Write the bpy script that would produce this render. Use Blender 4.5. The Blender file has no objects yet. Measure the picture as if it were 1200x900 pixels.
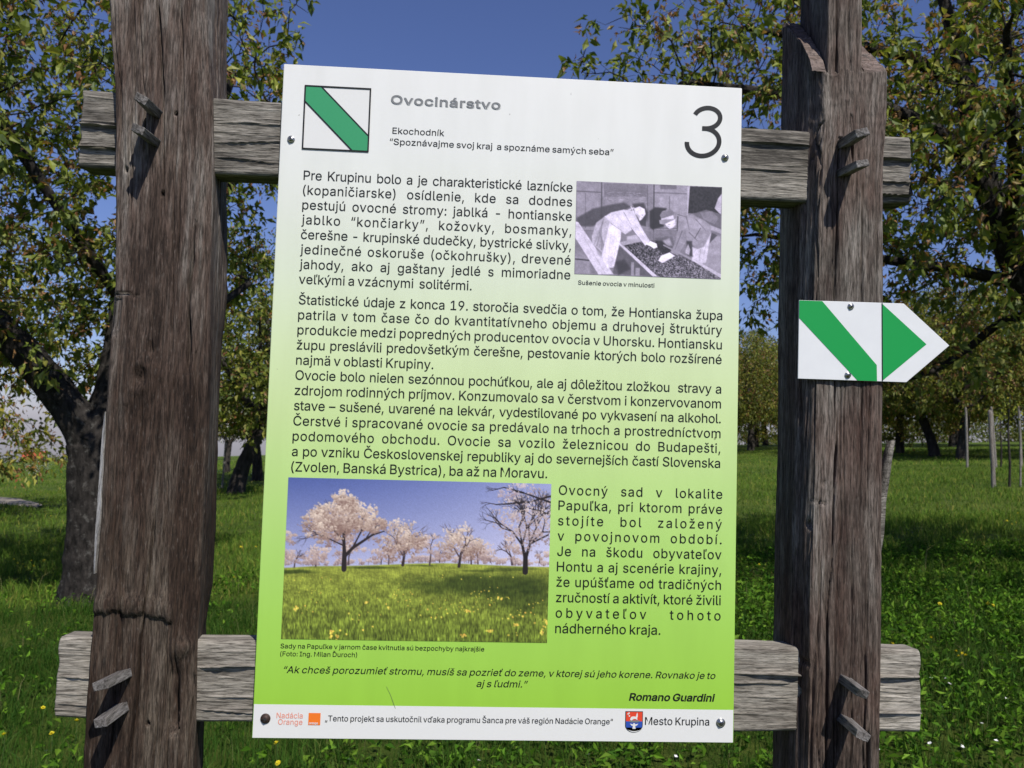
import bpy, bmesh, math, random
import numpy as np
from mathutils import Vector, Matrix
from mathutils.geometry import tessellate_polygon

# ------------------------------------------------------------------ camera, world, sun, exposure
SC = bpy.context.scene
COL = SC.collection
RAD = math.radians

cam_data = bpy.data.cameras.new("camera")
cam = bpy.data.objects.new("camera", cam_data)
COL.objects.link(cam)
cam_data.sensor_width = 36.0
cam_data.lens = 28.5
cam_data.clip_start = 0.02
cam_data.clip_end = 3000.0
cam_data.dof.use_dof = True
cam_data.dof.focus_distance = 1.25
cam_data.dof.aperture_fstop = 13.0
cam.matrix_world = Matrix((
    (0.99809667, -0.03289111, -0.05216523, -0.05574),
    (-0.05400064, -0.05763154, -0.99687639, -1.20508),
    (0.02978201, 0.99779596, -0.05929799, 1.55294),
    (0, 0, 0, 1)))
SC.camera = cam

TO_SUN = Vector((0.25, -0.55, 0.76)).normalized()
SUN_EL = math.asin(TO_SUN.z)
world = bpy.data.worlds.new("World")
SC.world = world
world.use_nodes = True
wn = world.node_tree
bg = wn.nodes["Background"]
sky = wn.nodes.new("ShaderNodeTexSky")
sky.sky_type = 'NISHITA'
sky.sun_disc = False
sky.sun_elevation = SUN_EL
sky.sun_rotation = math.atan2(TO_SUN.x, TO_SUN.y)
sky.altitude = 300
sky.air_density = 1.0
sky.dust_density = 0.6
sky.ozone_density = 4.0
tint = wn.nodes.new("ShaderNodeMixRGB"); tint.blend_type = 'MULTIPLY'; tint.inputs[0].default_value = 1.0
tint.inputs[2].default_value = (1.05, 1.0, 1.33, 1)
wn.links.new(sky.outputs[0], tint.inputs[1]); wn.links.new(tint.outputs[0], bg.inputs[0])
bg.inputs[1].default_value = 0.07

sun_data = bpy.data.lights.new("sun", 'SUN')
sun_data.energy = 4.3
sun_data.angle = RAD(0.53)
sun_data.color = (1.0, 0.95, 0.88)
sun = bpy.data.objects.new("sun", sun_data)
COL.objects.link(sun)
sun.rotation_euler = TO_SUN.to_track_quat('Z', 'Y').to_euler()
sun.location = (6, -12, 20)

SC.view_settings.view_transform = 'Standard'
SC.view_settings.look = 'None'
SC.view_settings.gamma = 1.0
SC.view_settings.exposure = 0.2
SC.view_settings.use_curve_mapping = False

# ------------------------------------------------------------------ helpers
def lin(c):
    """sRGB 0-255 display colour -> linear"""
    c = np.asarray(c, float) / 255.0
    return np.where(c <= 0.04045, c / 12.92, ((c + 0.055) / 1.055) ** 2.4)

def lin4(c, k=1.0):
    r = lin(c) * k
    return (float(r[0]), float(r[1]), float(r[2]), 1.0)

def mesh_from(name, verts, faces, smooth=False):
    me = bpy.data.meshes.new(name)
    me.from_pydata([tuple(v) for v in verts], [], [tuple(f) for f in faces])
    if smooth:
        me.polygons.foreach_set("use_smooth", [True] * len(me.polygons))
    me.update()
    return me

def mesh_np(name, V, loops, starts, totals, smooth=False, colors=None):
    """fast mesh building from numpy arrays"""
    me = bpy.data.meshes.new(name)
    me.vertices.add(len(V)); me.loops.add(len(loops)); me.polygons.add(len(starts))
    me.vertices.foreach_set("co", np.asarray(V, np.float32).ravel())
    me.loops.foreach_set("vertex_index", np.asarray(loops, np.int32))
    me.polygons.foreach_set("loop_start", np.asarray(starts, np.int32))
    try:
        me.polygons.foreach_set("loop_total", np.asarray(totals, np.int32))
    except Exception:
        pass
    me.update(calc_edges=True)
    me.validate()
    me.polygons.foreach_set("use_smooth", np.full(len(me.polygons), bool(smooth)))
    if colors is not None:
        at = me.color_attributes.new("Col", 'FLOAT_COLOR', 'POINT')
        c4 = np.ones((len(V), 4), np.float32); c4[:, :3] = colors
        at.data.foreach_set("color", c4.ravel())
    return me

def quads_np(name, V, Q, **k):
    Q = np.asarray(Q, np.int32)
    n, m = Q.shape
    return mesh_np(name, V, Q.ravel(), np.arange(n) * m, np.full(n, m), **k)

def add(name, me, mat=None, parent=None, loc=None):
    o = bpy.data.objects.new(name, me)
    COL.objects.link(o)
    if me is not None and mat is not None:
        for m in (mat if isinstance(mat, (list, tuple)) else [mat]):
            me.materials.append(m)
    if parent is not None:
        o.parent = parent
    if loc is not None:
        o.location = loc
    return o

def tag(o, label=None, cat=None, group=None, kind=None):
    if label: o["label"] = label
    if cat: o["category"] = cat
    if group: o["group"] = group
    if kind: o["kind"] = kind
    return o

def empty(name, loc=(0, 0, 0)):
    o = bpy.data.objects.new(name, None)
    COL.objects.link(o)
    o.location = loc
    o.empty_display_size = 0.1
    return o

def copy_tree(o, parent=None):
    c = o.copy()
    COL.objects.link(c)
    if parent is not None:
        c.parent = parent
    for ch in list(o.children):
        copy_tree(ch, c)
    return c

_T = np.random.RandomState(5).rand(512, 512)
def vnoise(x, y, seed=0):
    """smooth 2-D value noise, -1..1"""
    x = np.asarray(x, float) + seed * 17.31; y = np.asarray(y, float) + seed * 41.77
    xi = np.floor(x).astype(int); yi = np.floor(y).astype(int)
    fx = x - xi; fy = y - yi
    fx = fx * fx * (3 - 2 * fx); fy = fy * fy * (3 - 2 * fy)
    a = _T[xi % 512, yi % 512]; b = _T[(xi + 1) % 512, yi % 512]
    c = _T[xi % 512, (yi + 1) % 512]; d = _T[(xi + 1) % 512, (yi + 1) % 512]
    return (a * (1 - fx) * (1 - fy) + b * fx * (1 - fy) + c * (1 - fx) * fy + d * fx * fy) * 2 - 1

def fbm(x, y, seed=0, octv=4):
    s = 0; a = 1; t = 0
    for i in range(octv):
        s = s + a * vnoise(np.asarray(x) * 2 ** i, np.asarray(y) * 2 ** i, seed + i * 3); t += a; a *= 0.5
    return s / t

def gz(x, y):
    """height of the orchard slope: rises gently to the right, falls away past the brow"""
    x = np.asarray(x, float); y = np.asarray(y, float)
    d = np.hypot(x, y)
    q = np.maximum(0, d - 55)
    fall = np.where(q < 150, 0.0006 * q * q, 13.5 + 0.18 * (q - 150))
    return 0.05 * x * np.where(d < 250, 1, 250 / np.maximum(d, 1)) - fall + 0.025 * vnoise(x / 1.7, y / 1.7, 2) * np.clip(d / 8, 0, 1) + 0.06 * vnoise(x / 9, y / 9, 7) * np.clip(d / 20, 0, 1)

# ------------------------------------------------------------------ materials
def new_mat(name):
    m = bpy.data.materials.new(name)
    m.use_nodes = True
    nt = m.node_tree
    return m, nt, nt.nodes["Principled BSDF"]

def plain(name, col, rough=0.5, metal=0.0, noise=0.0, spec=0.5):
    m, nt, p = new_mat(name)
    p.inputs["Base Color"].default_value = tuple(col)[:3] + (1,)
    p.inputs["Roughness"].default_value = rough
    p.inputs["Metallic"].default_value = metal
    p.inputs["Specular IOR Level"].default_value = spec
    if noise:
        tc = nt.nodes.new("ShaderNodeTexCoord"); nz = nt.nodes.new("ShaderNodeTexNoise")
        nz.inputs["Scale"].default_value = 30; nz.inputs["Detail"].default_value = 5
        mx = nt.nodes.new("ShaderNodeMixRGB"); mx.blend_type = 'MULTIPLY'
        mx.inputs[1].default_value = tuple(col)[:3] + (1,)
        rp = nt.nodes.new("ShaderNodeValToRGB")
        rp.color_ramp.elements[0].color = (1 - noise,) * 3 + (1,)
        rp.color_ramp.elements[0].position = 0.3; rp.color_ramp.elements[1].position = 0.7
        mx.inputs[0].default_value = 1
        nt.links.new(tc.outputs["Object"], nz.inputs["Vector"])
        nt.links.new(nz.outputs["Fac"], rp.inputs[0]); nt.links.new(rp.outputs[0], mx.inputs[2])
        nt.links.new(mx.outputs[0], p.inputs["Base Color"])
    return m

def wood(name, axis, stops, fine, bump=0.5, tint=None, tint_amt=0.5, seed=0.0, damp=None):
    """weathered timber: stretched grain along one axis, silver-grey wear over brown"""
    m, nt, p = new_mat(name)
    N = nt.nodes; L = nt.links
    tc = N.new("ShaderNodeTexCoord")
    def stretched(across, along, detail, rough=0.6):
        mp = N.new("ShaderNodeMapping")
        sc = [across] * 3; sc[axis] = along
        mp.inputs["Scale"].default_value = sc
        mp.inputs["Location"].default_value = (seed, seed * 1.7, seed * 0.6)
        nz = N.new("ShaderNodeTexNoise")
        nz.inputs["Scale"].default_value = 1; nz.inputs["Detail"].default_value = detail
        nz.inputs["Roughness"].default_value = rough
        L.new(tc.outputs["Object"], mp.inputs["Vector"]); L.new(mp.outputs[0], nz.inputs["Vector"])
        return nz.outputs["Fac"]
    big = stretched(26, 3.0, 5)
    mid = stretched(130, 11.0, 4)
    fin = stretched(430, 40.0, 4, 0.72)
    pat = stretched(9, 5.0, 3)
    # colour from broad streaks, pushed by mid streaks
    mixv = N.new("ShaderNodeMath"); mixv.operation = 'MULTIPLY_ADD'
    L.new(mid, mixv.inputs[0]); mixv.inputs[1].default_value = 0.55; L.new(big, mixv.inputs[2])
    sub = N.new("ShaderNodeMath"); sub.operation = 'SUBTRACT'; L.new(mixv.outputs[0], sub.inputs[0]); sub.inputs[1].default_value = 0.275
    rp = N.new("ShaderNodeValToRGB")
    el = rp.color_ramp.elements
    while len(el) < len(stops): el.new(0.5)
    for e, (pos, c) in zip(el, stops):
        e.position = pos; e.color = tuple(c) + (1,)
    L.new(sub.outputs[0], rp.inputs[0])
    col = rp.outputs[0]
    if tint is not None:
        mx = N.new("ShaderNodeMixRGB"); rt = N.new("ShaderNodeValToRGB")
        rt.color_ramp.elements[0].position = 0.42; rt.color_ramp.elements[1].position = 0.62
        rt.color_ramp.elements[1].color = (tint_amt,) * 3 + (1,)
        L.new(pat, rt.inputs[0]); L.new(rt.outputs[0], mx.inputs[0]); L.new(col, mx.inputs[1])
        mx.inputs[2].default_value = tuple(tint) + (1,)
        col = mx.outputs[0]
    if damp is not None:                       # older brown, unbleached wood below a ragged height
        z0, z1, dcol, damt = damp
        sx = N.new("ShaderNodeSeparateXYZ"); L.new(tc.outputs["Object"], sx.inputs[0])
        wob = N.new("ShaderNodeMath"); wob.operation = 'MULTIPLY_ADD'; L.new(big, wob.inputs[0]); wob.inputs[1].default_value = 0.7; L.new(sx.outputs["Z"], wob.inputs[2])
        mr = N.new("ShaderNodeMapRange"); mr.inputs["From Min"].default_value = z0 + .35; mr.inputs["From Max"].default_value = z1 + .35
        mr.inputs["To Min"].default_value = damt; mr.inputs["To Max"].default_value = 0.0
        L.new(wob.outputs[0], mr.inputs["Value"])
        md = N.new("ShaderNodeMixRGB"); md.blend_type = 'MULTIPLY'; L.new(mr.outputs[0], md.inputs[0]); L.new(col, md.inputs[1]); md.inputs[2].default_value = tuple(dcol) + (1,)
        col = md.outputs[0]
    # silvery fibres standing up / dark checks between them
    rf = N.new("ShaderNodeValToRGB")
    rf.color_ramp.elements[0].position = 0.36; rf.color_ramp.elements[0].color = (0.22, 0.21, 0.20, 1)
    rf.color_ramp.elements[1].position = 0.50; rf.color_ramp.elements[1].color = (1, 1, 1, 1)
    e = rf.color_ramp.elements.new(0.62); e.color = (fine, fine, fine * 1.02, 1)
    L.new(fin, rf.inputs[0])
    flk = stretched(330, 95.0, 2, 0.5)
    rk = N.new("ShaderNodeValToRGB"); rk.color_ramp.elements[0].position = 0.60; rk.color_ramp.elements[1].position = 0.75; rk.color_ramp.elements[1].color = (0.13, 0.13, 0.13, 1)
    L.new(flk, rk.inputs[0])
    mf = N.new("ShaderNodeMixRGB"); L.new(rk.outputs[0], mf.inputs[0]); L.new(col, mf.inputs[1]); mf.inputs[2].default_value = tuple(min(.6, 1.35 * v) for v in stops[-1][1]) + (1,)
    col = mf.outputs[0]
    ml = N.new("ShaderNodeMixRGB"); ml.blend_type = 'MULTIPLY'; ml.inputs[0].default_value = 0.85
    L.new(col, ml.inputs[1]); L.new(rf.outputs[0], ml.inputs[2])
    L.new(ml.outputs[0], p.inputs["Base Color"])
    p.inputs["Roughness"].default_value = 0.85
    p.inputs["Specular IOR Level"].default_value = 0.25
    hs = N.new("ShaderNodeMath"); hs.operation = 'MULTIPLY_ADD'
    L.new(mid, hs.inputs[0]); hs.inputs[1].default_value = 1.3; L.new(fin, hs.inputs[2])
    bp = N.new("ShaderNodeBump"); bp.inputs["Strength"].default_value = bump; bp.inputs["Distance"].default_value = 0.003
    L.new(hs.outputs[0], bp.inputs["Height"]); L.new(bp.outputs[0], p.inputs["Normal"])
    return m

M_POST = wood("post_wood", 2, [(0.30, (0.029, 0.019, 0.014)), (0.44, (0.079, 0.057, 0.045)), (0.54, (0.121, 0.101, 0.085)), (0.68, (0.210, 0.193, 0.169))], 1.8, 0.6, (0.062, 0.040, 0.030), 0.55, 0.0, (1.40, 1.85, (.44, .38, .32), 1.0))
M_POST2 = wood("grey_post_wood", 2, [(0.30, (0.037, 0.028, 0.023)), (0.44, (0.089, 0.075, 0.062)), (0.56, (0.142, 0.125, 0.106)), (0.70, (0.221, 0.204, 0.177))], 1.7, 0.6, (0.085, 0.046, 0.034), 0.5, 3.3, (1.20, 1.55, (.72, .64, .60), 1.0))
M_RAIL_T = wood("rail_wood", 0, [(0.30, (0.052, 0.047, 0.040)), (0.46, (0.121, 0.110, 0.093)), (0.58, (0.179, 0.165, 0.140)), (0.72, (0.266, 0.247, 0.212))], 1.6, 0.5, None, 0, 7.1)
M_RAIL_B = wood("pale_rail_wood", 0, [(0.28, (0.095, 0.082, 0.067)), (0.44, (0.208, 0.188, 0.155)), (0.58, (0.291, 0.268, 0.224)), (0.72, (0.406, 0.376, 0.318))], 1.4, 0.5, None, 0, 9.4)
M_PEG = wood("peg_wood", 1, [(0.30, (0.06, 0.053, 0.047)), (0.5, (0.135, 0.125, 0.115)), (0.7, (0.22, 0.21, 0.20))], 1.4, 0.5, None, 0, 2.2)
M_CUT = wood("cut_wood", 0, [(0.3, (0.06, 0.042, 0.034)), (0.5, (0.12, 0.088, 0.072)), (0.7, (0.19, 0.15, 0.13))], 1.5, 0.5, None, 0, 5.0)

def bark_mat(name, dark, light, lichen, amt, scale=1.0):
    m, nt, p = new_mat(name); N = nt.nodes; L = nt.links
    tc = N.new("ShaderNodeTexCoord"); mp = N.new("ShaderNodeMapping")
    mp.inputs["Scale"].default_value = (14 * scale, 14 * scale, 5 * scale)
    n1 = N.new("ShaderNodeTexNoise"); n1.inputs["Scale"].default_value = 1; n1.inputs["Detail"].default_value = 8; n1.inputs["Roughness"].default_value = 0.65
    L.new(tc.outputs["Object"], mp.inputs[0]); L.new(mp.outputs[0], n1.inputs["Vector"])
    r1 = N.new("ShaderNodeValToRGB"); r1.color_ramp.elements[0].position = 0.35; r1.color_ramp.elements[1].position = 0.68
    r1.color_ramp.elements[0].color = tuple(dark) + (1,); r1.color_ramp.elements[1].color = tuple(light) + (1,)
    L.new(n1.outputs["Fac"], r1.inputs[0])
    n2 = N.new("ShaderNodeTexNoise"); n2.inputs["Scale"].default_value = 9 * scale; n2.inputs["Detail"].default_value = 9; n2.inputs["Roughness"].default_value = 0.7
    L.new(tc.outputs["Object"], n2.inputs["Vector"])
    r2 = N.new("ShaderNodeValToRGB"); r2.color_ramp.elements[0].position = 0.56; r2.color_ramp.elements[1].position = 0.64
    r2.color_ramp.elements[1].color = (amt, amt, amt, 1)
    L.new(n2.outputs["Fac"], r2.inputs[0])
    mx = N.new("ShaderNodeMixRGB"); L.new(r2.outputs[0], mx.inputs[0]); L.new(r1.outputs[0], mx.inputs[1]); mx.inputs[2].default_value = tuple(lichen) + (1,)
    L.new(mx.outputs[0], p.inputs["Base Color"])
    p.inputs["Roughness"].default_value = 0.9; p.inputs["Specular IOR Level"].default_value = 0.2
    bp = N.new("ShaderNodeBump"); bp.inputs["Strength"].default_value = 0.9; bp.inputs["Distance"].default_value = 0.03
    L.new(n1.outputs["Fac"], bp.inputs["Height"]); L.new(bp.outputs[0], p.inputs["Normal"])
    return m

M_BARK = bark_mat("bark", (0.007, 0.006, 0.005), (0.045, 0.039, 0.034), (0.14, 0.135, 0.12), 0.5, 1.5)
M_BARK_FAR = bark_mat("far_bark", (0.016, 0.014, 0.012), (0.06, 0.052, 0.045), (0.12, 0.115, 0.10), 0.4, 0.6)

def leaf_mat(name, trans=0.35, rough=0.5, gloss=0.02):
    m = bpy.data.materials.new(name); m.use_nodes = True
    nt = m.node_tree; N = nt.nodes; L = nt.links
    N.remove(N["Principled BSDF"]); out = N["Material Output"]
    at = N.new("ShaderNodeAttribute"); at.attribute_name = "Col"
    d = N.new("ShaderNodeBsdfDiffuse"); t = N.new("ShaderNodeBsdfTranslucent"); g = N.new("ShaderNodeBsdfGlossy")
    g.inputs["Roughness"].default_value = rough; g.inputs["Color"].default_value = (0.8, 0.85, 0.9, 1)
    tm = N.new("ShaderNodeMixRGB"); tm.blend_type = 'MULTIPLY'; tm.inputs[0].default_value = 1; tm.inputs[2].default_value = (1.1, 1.15, 0.6, 1)
    L.new(at.outputs["Color"], d.inputs[0]); L.new(at.outputs["Color"], tm.inputs[1]); L.new(tm.outputs[0], t.inputs[0])
    m1 = N.new("ShaderNodeMixShader"); m1.inputs[0].default_value = trans
    L.new(d.outputs[0], m1.inputs[1]); L.new(t.outputs[0], m1.inputs[2])
    m2 = N.new("ShaderNodeMixShader"); m2.inputs[0].default_value = gloss
    L.new(m1.outputs[0], m2.inputs[1]); L.new(g.outputs[0], m2.inputs[2])
    L.new(m2.outputs[0], out.inputs["Surface"])
    return m

M_LEAF = leaf_mat("leaf", 0.35)
M_GRASS = leaf_mat("grass_blade", 0.25, 0.6, 0.004)

def attr_mat(name, rough=0.5, k=1.0):
    """printed colour read from the mesh's colour attribute"""
    m, nt, p = new_mat(name)
    at = nt.nodes.new("ShaderNodeAttribute"); at.attribute_name = "Col"
    nt.links.new(at.outputs["Color"], p.inputs["Base Color"])
    p.inputs["Roughness"].default_value = rough
    return m

M_PRINT = attr_mat("printed_photo", 0.42)
M_INK = plain("dark_ink", lin4((22, 24, 26)), 0.5, 0, 0, 0.3)
M_GREYINK = plain("grey_ink", lin4((120, 122, 122)), 0.45)
M_PALEGREY = plain("pale_grey_ink", lin4((208, 210, 209)), 0.45)
M_GREEN = plain("green_print", lin4((52, 150, 98)), 0.42)
M_GREEN2 = plain("green_paint", lin4((8, 150, 66)), 0.4)
M_WHITE = plain("white_print", lin4((224, 224, 220)), 0.42)
M_ORANGE = plain("orange_print", lin4((240, 122, 40)), 0.42)
M_ORANGETXT = plain("orange_ink", lin4((232, 150, 128)), 0.42)
M_RED = plain("red_print", lin4((222, 72, 48)), 0.42)
M_BLUE = plain("blue_print", lin4((48, 82, 170)), 0.42)
M_STEEL = plain("screw_steel", (0.46, 0.46, 0.45), 0.32, 1.0, 0.3)
M_RUST = plain("rusty_screw", (0.055, 0.030, 0.022), 0.6, 0.3, 0.4)
M_HOLE = plain("screw_recess", (0.02, 0.02, 0.02), 0.8)
M_ALU = plain("sign_plate", lin4((224, 226, 226)), 0.4, 0.0, 0.05)
# ------------------------------------------------------------------ setting: ground and path
def build_ground():
    rs = np.concatenate([[0.0], np.geomspace(0.5, 900, 150)])
    na = 200
    th = np.linspace(0, 2 * np.pi, na, endpoint=False)
    Rr, T = np.meshgrid(rs[1:], th, indexing='ij')
    X = Rr * np.cos(T); Y = Rr * np.sin(T)
    V = np.stack([X, Y, gz(X, Y)], -1).reshape(-1, 3)
    V = np.vstack([V, [[0, 0, float(gz(0, 0))]]])
    nr = len(rs) - 1
    i, j = np.meshgrid(np.arange(nr - 1), np.arange(na), indexing='ij')
    Q = np.stack([i * na + j, (i + 1) * na + j, (i + 1) * na + (j + 1) % na, i * na + (j + 1) % na], -1).reshape(-1, 4)
    loops = list(Q.ravel()); starts = list(np.arange(len(Q)) * 4); tot = [4] * len(Q)
    c = len(V) - 1
    for j in range(na):
        starts.append(len(loops)); tot.append(3); loops += [c, j, (j + 1) % na]
    me = mesh_np("ground", V, loops, starts, tot, smooth=True)
    m, nt, p = new_mat("meadow"); N = nt.nodes; L = nt.links
    tc = N.new("ShaderNodeTexCoord")
    def nz(scale, det, rough=0.6):
        n = N.new("ShaderNodeTexNoise"); n.inputs["Scale"].default_value = scale; n.inputs["Detail"].default_value = det; n.inputs["Roughness"].default_value = rough
        L.new(tc.outputs["Object"], n.inputs["Vector"]); return n.outputs["Fac"]
    a = nz(0.35, 8, 0.65); b = nz(9, 6, 0.75)
    ad = N.new("ShaderNodeMath"); ad.operation = 'ADD'; L.new(a, ad.inputs[0]); L.new(b, ad.inputs[1])
    hf = N.new("ShaderNodeMath"); hf.operation = 'MULTIPLY'; L.new(ad.outputs[0], hf.inputs[0]); hf.inputs[1].default_value = 0.5
    r = N.new("ShaderNodeValToRGB"); e = r.color_ramp.elements
    e[0].position = 0.36; e[0].color = (0.035, 0.075, 0.008, 1); e[1].position = 0.66; e[1].color = (0.175, 0.21, 0.038, 1)
    q = e.new(0.5); q.color = (0.095, 0.145, 0.022, 1)
    L.new(hf.outputs[0], r.inputs[0]); L.new(r.outputs[0], p.inputs["Base Color"])
    p.inputs["Roughness"].default_value = 0.95; p.inputs["Specular IOR Level"].default_value = 0.1
    bp = N.new("ShaderNodeBump"); bp.inputs["Strength"].default_value = 1.0; bp.inputs["Distance"].default_value = 0.12
    n3 = nz(7, 8, 0.8); L.new(n3, bp.inputs["Height"]); L.new(bp.outputs[0], p.inputs["Normal"])
    tag(add("ground", me, m), kind="structure")
build_ground()

PATH_PTS = []
def build_path():
    pts = [(-10.1, 18.7, 0.10), (-10.8, 19.5, 0.40), (-11.8, 20.6, 0.70), (-13.2, 21.8, 0.95), (-15.0, 23.0, 1.2), (-18, 24, 1.5), (-24, 25.4, 1.5), (-34, 26.5, 1.5), (-50, 27, 1.5)]
    P = []
    for k in range(len(pts) - 1):
        for t in np.linspace(0, 1, 8, endpoint=False):
            P.append([pts[k][i] * (1 - t) + pts[k + 1][i] * t for i in range(3)])
    P = np.array(P); V = []; F = []
    PATH_PTS.extend(P.tolist())
    for k in range(len(P)):
        d = P[min(k + 1, len(P) - 1), :2] - P[max(k - 1, 0), :2]; d /= np.linalg.norm(d)
        n = np.array([-d[1], d[0]])
        for s in np.linspace(-1, 1, 7):
            w = .8 * P[k, 2] * (1 + 0.15 * vnoise(k * .4, s * 3))
            q = P[k, :2] + n * s * w
            V.append((q[0], q[1], float(gz(*q)) + 0.025 - 0.04 * abs(s) ** 3))
    for k in range(len(P) - 1):
        for s in range(6):
            a = k * 7 + s; F.append((a, a + 1, a + 8, a + 7))
    m = plain("path_gravel", (0.30, 0.26, 0.205), 0.95, 0, 0.35)
    tag(add("path", mesh_from("path", V, F, True), m), kind="structure")
build_path()

# ------------------------------------------------------------------ timber frame
def grid_solid(name, V, nr, nc, ends=True):
    """closed tube from an (nr, nc, 3) grid; columns wrap round, ends capped"""
    i, j = np.meshgrid(np.arange(nr - 1), np.arange(nc), indexing='ij')
    Q = np.stack([i * nc + j, i * nc + (j + 1) % nc, (i + 1) * nc + (j + 1) % nc, (i + 1) * nc + j], -1).reshape(-1, 4)
    VV = V.reshape(-1, 3)
    loops = list(Q.ravel()); starts = list(range(0, len(loops), 4)); tot = [4] * len(starts)
    if ends:
        for row, flip in ((0, True), (nr - 1, False)):
            c = len(VV); VV = np.vstack([VV, V[row].mean(0)[None]])
            for j in range(nc):
                a, b = row * nc + j, row * nc + (j + 1) % nc
                starts.append(len(loops)); tot.append(3); loops += [c, b, a] if flip else [c, a, b]
    return mesh_np(name, VV, loops, starts, tot, smooth=True)

def perimeter(corners, counts):
    """corners (nr, k, 2) -> points (nr, n, 2), outward normals, arc coordinate"""
    k = corners.shape[1]; P = []; NN = []; S = []; s0 = 0
    for e in range(k):
        a = corners[:, e]; b = corners[:, (e + 1) % k]
        t = (np.arange(counts[e]) + 0.5 / 1) / counts[e]
        P.append(a[:, None] * (1 - t)[None, :, None] + b[:, None] * t[None, :, None])
        d = b - a; L = np.linalg.norm(d, axis=1, keepdims=True); d = d / L
        n = np.stack([d[:, 1], -d[:, 0]], -1)
        NN.append(np.repeat(n[:, None], counts[e], 1))
        S.append(s0 + t * float(L.mean())); s0 += float(L.mean())
    return np.concatenate(P, 1), np.concatenate(NN, 1), np.concatenate(S)

def soften(P, it):
    for _ in range(it):
        P = 0.5 * P + 0.25 * (np.roll(P, 1, 1) + np.roll(P, -1, 1))
    return P

def grain(S, Z, seed, amp=1.0):
    s = S[None, :]; z = Z[:, None]
    w = 0.004 * vnoise(z / 0.13, s * 0, seed + 1) + 0.012 * vnoise(z / 0.6, s * 0, seed + 2)
    d = 0.0007 * vnoise((s + w) / 0.0042, z / 0.10, seed) + 0.0008 * vnoise((s + w) / 0.011, z / 0.22, seed + 4)
    d = d + 0.0022 * vnoise((s + w) / 0.05, z / 0.45, seed + 6) + 0.0005 * vnoise(s / 0.02, z / 0.02, seed + 8)
    return d * amp

def crack(S, Z, s0, z0, z1, depth, width, seed, wob=0.006, curve=0.0):
    s = S[None, :]; z = Z[:, None]
    mid = 0.5 * (z0 + z1); h = 0.5 * abs(z1 - z0)
    u = (z - mid) / h
    c = s0 + wob * vnoise(z / 0.09, s * 0, seed) + curve * u
    w = width * (0.55 + 0.45 * vnoise(z / 0.05, s * 0, seed + 3))
    prof = np.clip(1 - u ** 4, 0, 1)
    return -depth * prof * np.exp(-((s - c) / np.maximum(w, 0.0008)) ** 2)

M_SAP = wood("sapwood", 2, [(0.30, (0.20, 0.19, 0.175)), (0.5, (0.40, 0.385, 0.36)), (0.7, (0.55, 0.53, 0.50))], 1.2, 0.4)
frame = empty("timber_frame", (0, 0, 0))
tag(frame, "weathered timber frame of two posts and two crossrails holding the information board", "frame")

def lerp_table(tab, Z):
    tab = np.array(tab)[np.argsort(np.array(tab)[:, 0])]
    return np.stack([np.interp(Z, tab[:, 0], tab[:, i]) for i in range(1, tab.shape[1])], -1)

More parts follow.
